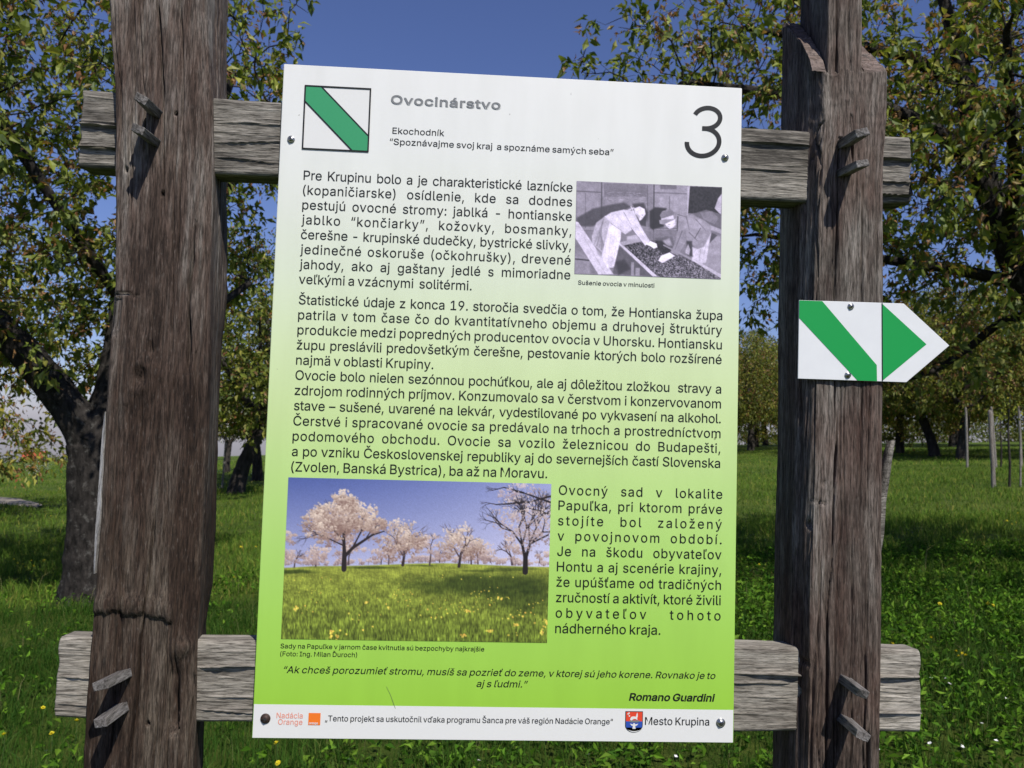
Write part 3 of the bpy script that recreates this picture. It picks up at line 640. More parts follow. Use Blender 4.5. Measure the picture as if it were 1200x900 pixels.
# ------------------------------------------------------------------ lettering (outlines drawn in code)
GLYPHS = r"""(+V#$#3)],0)|-L*O.U+1.U*^-?*?,$*5*n*>)k*Z(a+1&I*O&I*)(;)g).)V){)P*n
)+V#$#3)M(c)i)l)r*n)h,$)I-?(v.U)X.U*,-L*K,/*V*n*P)z*?),*#(:)X&I(v&I
,*Z#$#();)>*&)>)K&2(w&2
--X#$#(,=*Z)j*Z)j+9,=+9
.*Z#$#4)E(O)6(Y),(i))(z),)2)6)@)E)J)V)N)i)J)x)@*()2*+(z*((i)x(Y)i(O)V(L
1-X#%#()C).,t).,t(P)C(P#,+Y(P*s(P*s-S*p-S)M,R)M->*e.7+Y.7
9-X#%#@+T.8+|.(,C-h,]-E,m,v,r,G,n+{,b+S,&*F*g(P)z(P+s+=+y+=+e*|+F*i*y*b*M*f*&*u)b+2)J+R);+y)7,L)<,z)L-G)f-i*-.(*T.8+&.>#<*f-]*L-Q*8-@*(-*)y,j)u,L)y,.*(+m*8+W*L+F*f+<+&+8+C+<+]+F+q+V,%+m,0,-,3,J,0,j,%-*+q-@+]-Q+C-]+&-`
:*Z#%#4)E(O)6(Y),(i))(z),)2)6)@)E)J)V)N)i)J)x)@*()2*+(z*((i)x(Y)i(O)V(L#4)E+W)6+b),+q)),(),,:)6,I)E,S)V,V)i,S)x,I*(,:*+,(*(+q)x+b)i+W)V+T
A-t#%#0*h.7+Y.7-c(P,x(P+e+t+M,a+--r+:-r*t,`*^+t)L(P(a(P#()f*f,_*f,_*,)f*,
B-[#&#>)3.7+6.7+g.2,5.$,S-i,j-M,w--,{,c,x,D,p,,,P+d,&+P,&+K,?+F,W+:,n+(-$*j-1*K-5*%-0)[,}):,f(x,D(c+s(T+<(P)3(P#1+:)0+n)6,6)G,I)a,O*&,L*?,B*V,3*j+x*y+]+)+=+,)u+,)u)0#0+3+c+f+n+z+{,/,2,9,H,<,a,6-%,$-@+a-Q+5-W)u-W)u+c
E-6#$#0)3.7,a.7,a-W)u-W)u+d,O+d,O+*)u+*)u)0,d)0,d(P)3(P
F--#$#.)3.7,^.7,^-W)u-W)u+[,F+[,F*|)u*|)u(P)3(P
G.B#$#Z*l(Q*3(j)`)7)<)l)%*Q(y+C)%,5)<,v)_-P*3-x*j.6+N.>+v.;,@.2,c-}-%-i-@-P-T-3-e,m-n,I-+,I,p,v,P->,&-S+N-[*}-U*U-C*4-&)u,X)e,%)_+C)e*a)u*/*5)a*V)C+$)2+R),+{)0,E)>,c)T,y)s--*>-2*i-E*f+a*f+a+E-r+E-r*g-k*+-V)R-6)),f(d,2(P+R(I
H.?#$#0)3.7)u.7)u+g,u+g,u.7-].7-](P,u(P,u+-)u+-)u(P)3(P
I+r#$#0(p)0)n)0)n-W(p-W(p.7+R.7+R-W*U-W*U)0+R)0+R(P(p(P
J,y#$#:)t(S)B(r(})H(r*/(r*K)Y*K)Y*/)`)`)r)A*3)/*W))*{)/+=)A+O)`+U*/+U.7,<.7,<*/,2)H+l(r+;(S*W(I
K-g#&#-)`*w*)+J*L+u*s,D,X.7-S.7+,+Y+)+Y)`*/#+)3.7)u.7)u,:)t+%)u*`)u(P)3(P#(*Z+H+)+{-T(P,a(P
M/U#$#L)3.7*6.7+Z*Y+e*=+q)s+})K,.)(+y)(,*)J,6)q,B*<,L*Y-p.7.s.7.s(P.2(P.2+i.2,3.3,^.4-0.5-].;-].,-,-v,W-g,.-[+i,B(P+d(P*H+i*=,-*/,U)y-+)h-])o-])p-3)q,a)r,4)r+i)r(P)3(P
N.E#$#<)3.7*%.7,C*U,W*5,q)c-1).-()--#)d,|*;,|*b,|.7-c.7-c(P,p(P*i+h*O,7*2,j)d-W)o-Y)r,m)t,4)u+i)u(P)3(P
O.O#%#<*l(Q*4(j)a)6)=)k)&*Q(y+C)&,5)=,v)a-P*4-x*l.6+P.>,5.6,m-x-@-P-d,v-z,5.&+C-z*Q-d)k-@)6,m(j,5(Q+P(I#<+|)2,I)C,l)a-+*.-<*a-A+C-<,%-+,Y,l-&,I-D+|-U+P-[+#-U*V-D*5-&)u,X)e,%)_+C)e*a)u*.*5)a*V)C+#)2+P),
P-P#%#5)3.7+0.7+g.1,8-{,Z-b,s-A-&,t-,,H-&+v,s+N,Z+.,8*n+g*^+0*X)u*X)u(P)3(P#3)u+7+.+7+R+;+o+E,*+U,9+l,B,+,D,H,B,e,9-$,*-:+o-J+Q-T+--W)u-W
R-T#&#5)3.7+1.7+h.2,9-},[-e,s-D-(,x-,,L-(+{,s+T,[+5,9*x+g*j+1*e)u*e)u(P)3(P#3)u+D+/+D+R+G+p+P,++_,:+r,B,0,E,L,B,i,:-(,+-<+p-K+R-T+.-W)u-W#(+++*+u+*-?(P,M(P
S-R#$#g*J(L)x(Y)R(p)7)3)$)W(w*&)`*&)f)f)s)O*,)>*D)2+$)(+F)++d)3+})A,5)S,A)j,F*),B*?,8*Q+n*l+:*}*V+4)x+I)M+g)3,2)+,a)1-0)B-S)^-p*(.,*R.9+(.>+X.9,(.,,K-p,f-T,w-2-#,g,=,g,2-/+t-H+P-X+%-_*a-[*E-S*/-F)y-5)n,{)k,e)o,L){,:*G+z*s+k+M+],#+M,S+3,x*e-(*I-+*)-%)Z,o)7,T(s,/([+[(L+$(G
T-T#$#,(q.7-4.7-4-W+F-W+F(P*`(P*`-W(q-W
U.?#$#B*j(N*8(`)j(|)L)G)9)t)3*K)3.7)t.7)t*P)x*.*+)i*>)N*Y);*{)/+H)++p)/,7);,Q)N,f)i,r*.,v*P,v.7-].7-]*K-V)t-D)G-%(|,W(`,&(N+H(H
Z-I#$#8({)$+V,n+x-B,A-p,H-Y+c-W+#-W(y-W(y.7,z.7,z-b*G)y*#)H)X(r)Q)-*6)0*u)0,|)0,|(P({(P
a,r#%#N)v(K)U(U);(g)&)#(t)@(o)d(s*((|*?)1*Q)E*`)u*r*P*{+/+(+N+0+V+8+Y+D+Y+F+P+o+5,.*c,7*3,.)n+s)[+W(z+i)0,.)F,F)`,X)},d*a,m+4,h+d,T+x,C,.,,,9+h,=+@,=(P+Z(P+Z)++U)++A(j*v(Q*>(G#6*i)(+))2+=)A+L)T+U)k+Y*(+Y*]+H*T+,*N*g*I*M*F*#*=)_*))V)t)S)a)^)?)z)+*H)#
b-;#%#?*e(K*J(T*((p)n)2)h)2)h(P),(P),.7)j.7)j,+)n,+*&,F*I,b*d,j+*,m+W,g,$,U,E,8,_+k,n+:,s*[,n)},_)K,F)#,$(a+W(N+*(H#<+B)*+])9+s)O,()m,1*5,4*[,1+(,(+J+s+h+^+}+B,1*{,6*Z,1*?,#**+i)u+L)l+*)i*[)l*4)u)k**)M*@)8*Z)**{)%
c,y#$#N*=(N)m(a)I)$)/)L(y)}(s*Y(y+8)/+i)I,6)m,T*=,g*n,m+I,f+w,P,@,.,V+Z+u+K+h+g+S+}+7,1*n,6*K,1*/+|)t+e)d+G)Z+$)W*Y)Z*5)d)m)t)P*/)9*K)**n)$+8)++T)9+j)P+v)m,W)^,A)/+x(f+J(O*n(H
d-;#%#?*5(N)g(a)F)#).)K(x)}(s*[(x+:).+k)F,8)h,U*5,g*c,m+),j+B,b+e,F+x,++},++}.7,a.7,a(P,$(P,$)2+y)2+e(p+A(T+((K*b(H#<+1)*+L)8+b)M+q)k+{*4,#*[+{+*+r+L+b+i+L,#+2,1*l,6*J,1*/+})t+h)d+J)Z+()W*[)Z*5)e)m)t)O*/)9*J)**l)%
e-&#%#I*?(N)m(a)I)$)/)L(y)|(s*Y(x+7).+h)H,5)k,S*;,g*l,m+O,c+l,U,+,A,A,&,Q+`,]+7,`*a,`*G)X*G)[*))f)b)x)G*5)4*Q))*s)$+C),+c)@+x)a,Y)R,M)6,;(x+}(d+a(T+>(K*s(H#1)Y*|+{*|+y+2+p+R+a+l+L,%+2,2*l,6*K,2*0,$)u+l)e+S)Z+6
g-<#%#P*F%o*#%w)I&;)*&e)](&)r&h*8&Q*n&H+>&M+`&_+v&{+}(J+});+x);+e(z+A(a+((X*b(U*6(Z)i(l)G),).)Q(x*%(s*^(x+;).+k)G,8)h,U*6,g*c,m+),k+B,b+f,F+z,+,$,+,$,h,a,h,a(G,[&t,J&O,0&4+i%{+@%p*n%l#<+2)6+M)B+c)V+r)q+{*8,#*`+{+,+r+M+c+i+M,#+2,1*l,6*J,1*/,#)t+h)e+K)Z+*)W*`)Z*9)e)s)t)W*/)C*J)6*l)2
h--#$#A)j(P),(P),.7)j.7)j+e)^+e)t,8*6,V*Y,h+(,m+M,i+m,^,-,I,A,-,M+c,Q+5,Q(P+n(P+n+0+h+X+V+v+;,/*q,5*V,2*?,)*++u)v+a)m+F)j+(
i*E#%#(),,h)j,h)j(P),(P#4):-Q)--Z(}-h(z-w(}.-)-.:):.C)K.F)[.C)j.:)s.-)v-w)s-h)j-Z)[-Q)K-N
j*E#%#4)j,h)j(2)g&k)^&O)M&8)8&((v%x(T%t(F%t(F&R(R&R(j&V(y&b))&t),(3),,h#4):-Q),-Z(}-h(z-w(}.-),.:):.C)J.F)[.C)j.:)s.-)v-w)s-h)j-Z)[-Q)J-N
k,j#&#+)f*s)q*s+b,h,T,h*V*f*O*f)f*&#(),.7)j.7)j(P),(P#(*2*X*^+*,a(P+l(P
l*[#$#3)](S)A(e)1)%),)K),.7)j.7)j)Z)p)5)z)-*0)+*>),*H)-*S(S*@(O*)(N
m/C#$#T),,h)h,h)h+m)d+m)n,/)|,F*J,e*z,o+F,i+e,U+{,7,-+m,#+m,.,-,=,C,j,d-H,o-h,l.+,a.D,N.W,4.d+n.h+D.h(P.*(P.*+C.#+g-m,$-R,2-6,6,x,4,c,,,E+h,;+<,;(P+W(P+W+I+R+f+B+}+*,2*f,6*<,,**+y)v+g)m+O)j+3)j(P),(P
n--#$#A)j(P),(P),,h)h,h)h+e)^+e)t,8*6,V*Y,h+(,m+M,i+m,^,-,I,A,-,M+c,Q+5,Q(P+n(P+n+0+h+X+V+v+;,/*q,5*V,2*?,)*++u)v+a)m+F)j+(
o-2#%#<*=(N)m(a)I)$)/)L(y)}(s*Y(y+8)/+i)I,6)m,T*=,g*n,m+E,g+q,T,9,6,S+i,e+8,j*Y,e)},S)L,9)$+q(a+E(N*n(H#<+7)*+S)9+j)P+y)m,(*5,+*Y,(+$+y+G+j+e+S+|+7,1*n,6*K,1*/+|)t+e)d+G)Z+$)W*Y)Z*5)d)m)t)P*/)9*K)**n)$
p-;#%#?),,h)h,h)h,+)n,+*&,F*I,b*d,j+*,m+W,g,$,U,E,8,_+k,n+:,s*[,n)},_)K,F)#,$(a+W(N+*(H*e(K*K(T*((p)n)2)j)2)j%t),%t#<+B)*+])9+s)O,()m,1*5,4*[,1+(,(+J+s+h+^+}+B,1*{,6*Z,1*?,#**+i)u+L)l+*)i*[)l*4)u)k**)M*@)8*Z)**{)%
r+H#$#9),,h)h,h)h,-)k,-)z,G*6,[*S,i*t,n+*,m+8,m+8,.++,0*n,2*T,/*=,&**+s)v+b)m+K)j+2)j(P),(P
s,Y#$#_*/(K)h(S)K(c)5(w)#)6(u)U)U)c)a)F)t)3*4)(*S)#*x))+9)5+K)H+Q)_+N)q+C*%+2*1*s*9*3*H)`*X)?*o),+2)%+W)*+w)8,8)N,N)k,_*3,j*Y,m+#,j+C,a+],R+q,?,0+h+Q+Z+G+p+8,(*z,4*Y,9*:,5){,))j+q)e+Z)h+G)t+8*J+#+**p+X*a+x*I,1*,,7)c,2)B,#)%+h(i+I(V+#(K*T(H
t+(#%#(*k,3(V,3(V,h*k,h#4)v-k)v)Y)x)C*%)4*4),*H))*W)**i)-*t(R*_(M*F(L)u(R)S(f)?)+)8)T)8-k
u--#$#A*0(O)k([)P(p)<)2)0)V),*)),,h)j,h)j*.)o)a*&)B*B)/*g))+&),+>)5+Q)D+a)X+k)r+n*7+n,h,Q,h,Q(P+p(P+p)S+y)S+d)%+F(b*}(P*T(K
v,r#$#0(b,h)K,h*C*9*Y)N*m(f*V(f*j)N+$*9+w,h,`,h+&(P*A(P
y,r#$#:)4&S)>&R)`&P)z&`*5(,*A(O(b,h)K,h*C*9*Y)N*m(f*V(f*i)N+$*9+w,h,`,h*k&p*O&>*)%{)R%r)8%t)%%x
z,i#$#0({)$+C,,+C,/)&,/)&,h,9,h,9,7)v)3)v)/,?)/,?(P({(P
á,r#&#N)v(K)U(U);(g)&)#(t)@(o)d(s*((|*?)1*Q)E*`)u*r*P*{+/+(+N+0+V+8+Y+D+Y+F+P+o+5,.*c,7*3,.)n+s)[+W(z+i)0,.)F,F)`,X)},d*a,m+4,h+d,T+x,C,.,,,9+h,=+@,=(P+Z(P+Z)++U)++A(j*v(Q*>(G#6*i)(+))2+=)A+L)T+U)k+Y*(+Y*]+H*T+,*N*g*I*M*F*#*=)_*))V)t)S)a)^)?)z)+*H)##(*q.K+[.K*s-@*@-@
ä,r#(#N)v(K)U(U);(g)&)#(t)@(o)d(s*((|*?)1*Q)E*`)u*r*P*{+/+(+N+0+V+8+Y+D+Y+F+P+o+5,.*c,7*3,.)n+s)[+W(z+i)0,.)F,F)`,X)},d*a,m+4,h+d,T+x,C,.,,,9+h,=+@,=(P+Z(P+Z)++U)++A(j*v(Q*>(G#6*i)(+))2+=)A+L)T+U)k+Y*(+Y*]+H*T+,*N*g*I*M*F*#*=)_*))V)t)S)a)^)?)z)+*H)##4+;-Q+.-Z+$-h*|-w+$.-+..:+;.B+J.E+Z.B+h.:+q.-+s-w+q-h+h-Z+Z-Q+J-N#4)^-Q)P-Z)G-h)D-w)G.-)P.:)^.B)m.E)}.B*0.:*9.-*<-w*9-h*0-Z)}-Q)m-N
é-&#&#I*?(N)m(a)I)$)/)L(y)|(s*Y(x+7).+h)H,5)k,S*;,g*l,m+O,c+l,U,+,A,A,&,Q+`,]+7,`*a,`*G)X*G)[*))f)b)x)G*5)4*Q))*s)$+C),+c)@+x)a,Y)R,M)6,;(x+}(d+a(T+>(K*s(H#(+%.K+k.K+(-@*O-@#1)Y*|+{*|+y+2+p+R+a+l+L,%+2,2*l,6*K,2*0,$)u+l)e+S)Z+6
í*E#%#(),,h)j,h)j(P),(P#()`.K*K.K)c-@)0-@
ó-2#&#<*=(N)m(a)I)$)/)L(y)}(s*Y(y+8)/+i)I,6)m,T*=,g*n,m+E,g+q,T,9,6,S+i,e+8,j*Y,e)},S)L,9)$+q(a+E(N*n(H#<+7)*+S)9+j)P+y)m,(*5,+*Y,(+$+y+G+j+e+S+|+7,1*n,6*K,1*/+|)t+e)d+G)Z+$)W*Y)Z*5)d)m)t)P*/)9*K)**n)$#(+).K+o.K+,-@*S-@
ô-2#&#<*=(N)m(a)I)$)/)L(y)}(s*Y(y+8)/+i)I,6)m,T*=,g*n,m+E,g+q,T,9,6,S+i,e+8,j*Y,e)},S)L,9)$+q(a+E(N*n(H#<+7)*+S)9+j)P+y)m,(*5,+*Y,(+$+y+G+j+e+S+|+7,1*n,6*K,1*/+|)t+e)d+G)Z+$)W*Y)Z*5)d)m)t)P*/)9*K)**n)$#-)Y-F)Y-I*P.K+1.K,)-I,)-F+E-F*n.)*<-F
ú--#%#A*0(O)k([)P(p)<)2)0)V),*)),,h)j,h)j*.)o)a*&)B*B)/*g))+&),+>)5+Q)D+a)X+k)r+n*7+n,h,Q,h,Q(P+p(P+p)S+y)S+d)%+F(b*}(P*T(K#(+&.K+l.K+)-@*P-@
ý,r#%#:)4&S)>&R)`&P)z&`*5(,*A(O(b,h)K,h*C*9*Y)N*m(f*V(f*i)N+$*9+w,h,`,h*k&p*O&>*)%{)R%r)8%t)%%x#(*v.K+b.K*y-@*F-@
Č.8#%#U*l(Q*4(j)`)6)=)k)&*Q(y+C)&,5)=,v)`-P*4-x*l.6+P.>,@.2,b.#-$-k->-R-S-5-c,n-m,H-+,H,r,x,Q-?,&-T+P-[+#-U*V-C*4-%)u,X)e,%)_+C)e*a)u*/*5)a*V)C+#)2+P),,&)3,Q)H,r)j-+*>-m*>-c)t-S)R-?)5-$(w,b(d,A(U+w(L+P(I#-+O/8,&/u,e/u,e/r+m.p+2.p*;/r*;/u*x/u
č,y#%#N*=(N)m(a)I)$)/)L(y)}(s*Y(y+8)/+i)I,6)m,T*=,g*n,m+I,f+w,P,@,.,V+Z+u+K+h+g+S+}+7,1*n,6*K,1*/+|)t+e)d+G)Z+$)W*Y)Z*5)d)m)t)P*/)9*K)**n)$+8)++T)9+j)P+v)m,W)^,A)/+x(f+J(O*n(H#-*n-i+E.K,).K,).H+1-F*P-F)Y.H)Y.K*<.K
Ď.0#&#B)W(P)W)0*v)0+U)6,*)H,N)f,h*3,w*e,|+D,w,#,h,U,N,|,,-?+X-Q*|-W)T-W)T.7+%.7+l./,M-r,|-L-D,t-Z,5-b+D-Z*S-D)o,{);,K(p+i(X*z(P#()u(P)3(P)3.7)u.7#-*q/8+G/u,,/u,,/r+4.p*S.p)]/r)]/u*?/u
ď.&#&#?*5(N)g(a)F)#).)K(x)}(s*[(x+:).+k)F,8)h,U*5,g*c,m+),j+B,b+e,F+x,++},++}.7,a.7,a(P,$(P,$)2+y)2+e(p+A(T+((K*b(H#<+1)*+L)8+b)M+q)k+{*4,#*[+{+*+r+L+b+i+L,#+2,1*l,6*J,1*/+})t+h)d+J)Z+()W*[)Z*5)e)m)t)O*/)9*J)**l)%#(-5.O-t.O-b-&-5-&
ľ+&#%#3)](S)A(e)1)%),)K),.7)j.7)j)Z)p)5)z)-*0)+*>),*H)-*S(S*@(O*)(N#(*A.O+$.O*m-&*A-&
Š-R#%#g*J(L)x(Y)R(p)7)3)$)W(w*&)`*&)f)f)s)O*,)>*D)2+$)(+F)++d)3+})A,5)S,A)j,F*),B*?,8*Q+n*l+:*}*V+4)x+I)M+g)3,2)+,a)1-0)B-S)^-p*(.,*R.9+(.>+X.9,(.,,K-p,f-T,w-2-#,g,=,g,2-/+t-H+P-X+%-_*a-[*E-S*/-F)y-5)n,{)k,e)o,L){,:*G+z*s+k+M+],#+M,S+3,x*e-(*I-+*)-%)Z,o)7,T(s,/([+[(L+$(G#-+#/8+T/u,8/u,8/r+A.p*a.p)i/r)i/u*K/u
š,Y#%#_*/(K)h(S)K(c)5(w)#)6(u)U)U)c)a)F)t)3*4)(*S)#*x))+9)5+K)H+Q)_+N)q+C*%+2*1*s*9*3*H)`*X)?*o),+2)%+W)*+w)8,8)N,N)k,_*3,j*Y,m+#,j+C,a+],R+q,?,0+h+Q+Z+G+p+8,(*z,4*Y,9*:,5){,))j+q)e+Z)h+G)t+8*J+#+**p+X*a+x*I,1*,,7)c,2)B,#)%+h(i+I(V+#(K*T(H#-*X-i+0.K+n.K+n.H*v-F*;-F)D.H)D.K*&.K
ť+K#&#(*k,3(V,3(V,h*k,h#4)v-k)v)Y)x)C*%)4*4),*H))*W)**i)-*t(R*_(M*F(L)u(R)S(f)?)+)8)T)8-k#(*D.e+(.e*p-<*D-<
ž,i#%#0({)$+C,,+C,/)&,/)&,h,9,h,9,7)v)3)v)/,?)/,?(P({(P#-*Y-i+0.K+n.K+n.H*w-F*<-F)E.H)E.K*(.K
–,J#$#(,J*Z(P*Z(P+9,J+9
“+r#%#()`.7*5.7)q,*)+,*#(+).7+W.7+9,**M,*
”+r#%#()I.7*5.7)Y,*)+,*#(*l.7+W.7*},**M,*
„+e#%#();)>*()>)L&2(w&2#(*_)>+J)>*o&2*?&2"""
_AL = ''.join(chr(c) for c in range(35, 126) if chr(c) not in '\\\'"')
def _dec(s): return _AL.index(s[0]) * len(_AL) + _AL.index(s[1]) - 400
FONT = {}
for ln in GLYPHS.strip('\n').split('\n'):
    ch = ln[0]; wd = _dec(ln[1:3]); npol = _dec(ln[3:5]) + 400; p = 5; polys = []
    for _ in range(npol):
        k = _dec(ln[p:p + 2]) + 400; p += 2; pts = []
        for _ in range(k):
            pts.append((_dec(ln[p:p + 2]) / 509.0, _dec(ln[p + 2:p + 4]) / 509.0)); p += 4   # in cap heights
        polys.append(pts)
    FONT[ch] = (wd / 509.0, polys)
SPACE = 0.27

def natural(s, track=0.0):
    return sum((SPACE if c == ' ' else FONT[c][0]) + track for c in s) - track

def ink_left(s): return min(x for p in FONT[s[0]][1] for x, _ in p)
def ink_right(s): return FONT[s[-1]][0] - max(x for p in FONT[s[-1]][1] for x, _ in p)

def bxz(u, v):
    """board millimetres from its top left corner -> board local x, z in metres"""
    return ((u - 350.0) / 1000.0, (495.0 - v) / 1000.0)

def _area(p): return .5 * sum(p[i - 1][0] * p[i][1] - p[i][0] * p[i - 1][1] for i in range(len(p)))
def _inside(pt, poly):
    x, y = pt; r = False
    for i in range(len(poly)):
        (x0, y0), (x1, y1) = poly[i - 1], poly[i]
        if (y0 > y) != (y1 > y) and x < (x1 - x0) * (y - y0) / (y1 - y0) + x0: r = not r
    return r
def _thicken(p, w):
    """push an outline sideways (outlines turn one way, holes the other)"""
    out = []
    p = [q for i, q in enumerate(p) if math.dist(q, p[i - 1]) > .0125]
    n = len(p)
    for i in range(n):
        a, b, c = p[i - 1], p[i], p[(i + 1) % n]
        d0 = np.array(b) - a; d1 = np.array(c) - b
        d0 = d0 / (np.linalg.norm(d0) + 1e-9); d1 = d1 / (np.linalg.norm(d1) + 1e-9)
        m = np.array([d0[1] + d1[1], -(d0[0] + d1[0])]); L = np.linalg.norm(m)
        m = m / (L + 1e-9); k = min(1.8, 2 / max(L, .6))
        out.append((b[0] + m[0] * w * k, b[1] + m[1] * w * k))
    return out
_TESS = {}
def glyph_tris(ch, weight):
    """filled glyph: list of (points, triangles), one entry per separate stroke"""
    key = (ch, round(weight, 4))
    if key in _TESS: return _TESS[key]
    polys = [p for p in FONT[ch][1] if abs(_area(p)) > 1e-5]
    big = max(polys, key=lambda p: abs(_area(p))); sgn = 1 if _area(big) > 0 else -1
    outs = [p for p in polys if _area(p) * sgn > 0]; holes = [p for p in polys if _area(p) * sgn <= 0]
    res = []
    for o in outs:
        grp = [o] + [h for h in holes if max(outs, key=lambda q: sum(_inside(v, q) for v in h)) is o]
        if weight: grp = [_thicken(g, weight * sgn) for g in grp]
        pts = [q for g in grp for q in g]
        tris = tessellate_polygon([[Vector((x, y, 0)) for x, y in g] for g in grp])
        res.append((np.array(pts), np.array([t for t in tris], int)))
    _TESS[key] = res
    return res

def lettering(name, lines, mat, parent, y, slant=0.0, weight=0.008):
    """lines: (text, left mm, right mm or None, baseline mm, cap mm, x-scale, tracking, justify)"""
    VV, FF, nv = [], [], 0
    for (txt, l, r, base, cap, xs, track, just) in lines:
        sx = cap * xs
        body = txt.rstrip()
        trim = ink_left(body) + ink_right(body)
        extra = 0.0
        if r is not None:
            want = (r - l) / sx + trim
            if just:
                extra = (want - natural(body, track)) / max(1, body.count(' '))
            else:
                sx *= want / natural(body, track)
        x = l - ink_left(body) * sx
        for c in body:
            if c == ' ':
                x += (SPACE + track + extra) * sx; continue
            for k, (pts, tris) in enumerate(glyph_tris(c, weight)):
                u = x + pts[:, 0] * sx + pts[:, 1] * cap * slant; v = base - pts[:, 1] * cap
                VV.append(np.stack([(u - 350) / 1000, np.full(len(u), y - .00003 * k), (495 - v) / 1000], -1))
                # make every triangle face the reader
                P_ = VV[-1]; a_, b_, c_ = P_[tris[:, 0]], P_[tris[:, 1]], P_[tris[:, 2]]
                ny = (b_ - a_)[:, 2] * (c_ - a_)[:, 0] - (b_ - a_)[:, 0] * (c_ - a_)[:, 2]
                t2 = np.where((ny > 0)[:, None], tris[:, ::-1], tris)
                FF.append(t2 + nv); nv += len(pts)
            x += (FONT[c][0] + track) * sx
    return add(name, quads_np(name, np.vstack(VV), np.vstack(FF)), mat, parent)

def sheet(name, pts, mat, parent, y):
    """flat printed polygon in board mm"""
    V = [(bxz(u, v)[0], y, bxz(u, v)[1]) for u, v in pts]
    me = mesh_from(name, V, [tuple(range(len(V)))])
    me.update()
    if me.polygons[0].normal.y > 0: me.flip_normals()
    return add(name, me, mat, parent)

# ------------------------------------------------------------------ information board
board = empty("information_board", (0, 0, 1.6))
tag(board, "large white and lime green information board with Slovak text screwed to the timber frame", "sign")

def board_panel():
    bm = bmesh.new()
    bmesh.ops.create_cube(bm, size=1.0)
    for v in bm.verts: v.co = Vector((v.co.x * .70, (v.co.y + .5) * .005, v.co.z * .99))
    bmesh.ops.bevel(bm, geom=bm.edges[:], offset=.0008, segments=2, affect='EDGES')
    me = bpy.data.meshes.new("panel"); bm.to_mesh(me); bm.free()
    m, nt, p = new_mat("printed_panel"); N = nt.nodes; L = nt.links
    tc = N.new("ShaderNodeTexCoord"); sp = N.new("ShaderNodeSeparateXYZ")
    L.new(tc.outputs["Object"], sp.inputs[0])
    mr = N.new("ShaderNodeMapRange"); mr.inputs["From Min"].default_value = .495; mr.inputs["From Max"].default_value = -.448
    L.new(sp.outputs["Z"], mr.inputs["Value"])
    rp = N.new("ShaderNodeValToRGB"); e = rp.color_ramp.elements
    stops = [(0, (229, 229, 225)), (.12, (228, 229, 224)), (.22, (225, 228, 216)), (.33, (217, 226, 200)), (.45, (210, 226, 176)), (.55, (200, 222, 155)), (.65, (188, 220, 135)), (.76, (175, 216, 113)), (.87, (162, 209, 89)), (1.0, (153, 203, 67))]
    while len(e) < len(stops): e.new(.5)
    for q, (pos, c) in zip(e, stops): q.position = pos; q.color = lin4(c)
    L.new(mr.outputs[0], rp.inputs[0])
    # faint rain streaks and dust specks on the laminate
    n = N.new("ShaderNodeTexNoise"); n.inputs["Scale"].default_value = 1; n.inputs["Detail"].default_value = 6
    mp = N.new("ShaderNodeMapping"); mp.inputs["Scale"].default_value = (26, 1, 5); L.new(tc.outputs["Object"], mp.inputs[0]); L.new(mp.outputs[0], n.inputs["Vector"])
    r2 = N.new("ShaderNodeValToRGB"); r2.color_ramp.elements[0].position = .35; r2.color_ramp.elements[0].color = (.955, .955, .95, 1); r2.color_ramp.elements[1].position = .6
    L.new(n.outputs["Fac"], r2.inputs[0])
    n2 = N.new("ShaderNodeTexNoise"); n2.inputs["Scale"].default_value = 75; n2.inputs["Detail"].default_value = 1; L.new(tc.outputs["Object"], n2.inputs["Vector"])
    r3 = N.new("ShaderNodeValToRGB"); r3.color_ramp.elements[0].position = .175; r3.color_ramp.elements[0].color = (.45, .44, .42, 1); r3.color_ramp.elements[1].position = .205
    L.new(n2.outputs["Fac"], r3.inputs[0])
    m1 = N.new("ShaderNodeMixRGB"); m1.blend_type = 'MULTIPLY'; m1.inputs[0].default_value = 1
    m2 = N.new("ShaderNodeMixRGB"); m2.blend_type = 'MULTIPLY'; m2.inputs[0].default_value = 1
    L.new(rp.outputs[0], m1.inputs[1]); L.new(r2.outputs[0], m1.inputs[2]); L.new(m1.outputs[0], m2.inputs[1]); L.new(r3.outputs[0], m2.inputs[2])
    L.new(m2.outputs[0], p.inputs["Base Color"])
    p.inputs["Roughness"].default_value = .38
    return add("panel", me, m, board)
board_panel()
M_SCRATCH = plain("scratch_dirt", (.17, .24, .09), .8)
Y1, Y2, Y3 = -.0004, -.0008, -.0012
sheet("footer_strip", [(.9, 942), (699.1, 942), (699.1, 989), (.9, 989)], M_WHITE, board, Y1)

sheet("scratch", [(188.4, 914.4), (188.8, 914.3), (194.8, 925.6), (198.3, 934.0), (202.9, 945.7), (202.4, 945.9), (197.8, 934.2), (194.4, 925.8)], M_SCRATCH, board, Y2)
XS = (292.5 - 37) / 13.9 / (natural('veľkými a vzácnymi  solitérmi.') - 0.12)
print('XS', XS, (588 - 431.8) / 13.9 / natural('nádherného kraja.'), (413.6 - 38.3) / 13.9 / natural('(Zvolen, Banská Bystrica), ba až na Moravu.'))
def P(txt, l, r, b, cap=13.9, xs=XS, track=0.0, just=True): return (txt, l, r, b, cap, xs, track, just)
k1 = [175.4 + 22.36 * i for i in range(8)]
p1 = ["Pre Krupinu bolo a je charakteristické laznícke", "(kopaničiarske) osídlenie, kde sa dodnes", "pestujú ovocné stromy: jablká - hontianske", "jablko “končiarky”, kožovky, bosmanky,",
      "čerešne - krupinské dudečky, bystrické slivky,", "jedinečné oskoruše (očkohrušky), drevené", "jahody, ako aj gaštany jedlé s mimoriadne", "veľkými a vzácnymi  solitérmi."]
tr1 = [-.02, .03, .02, .07, -.005, .045, .02, 0]
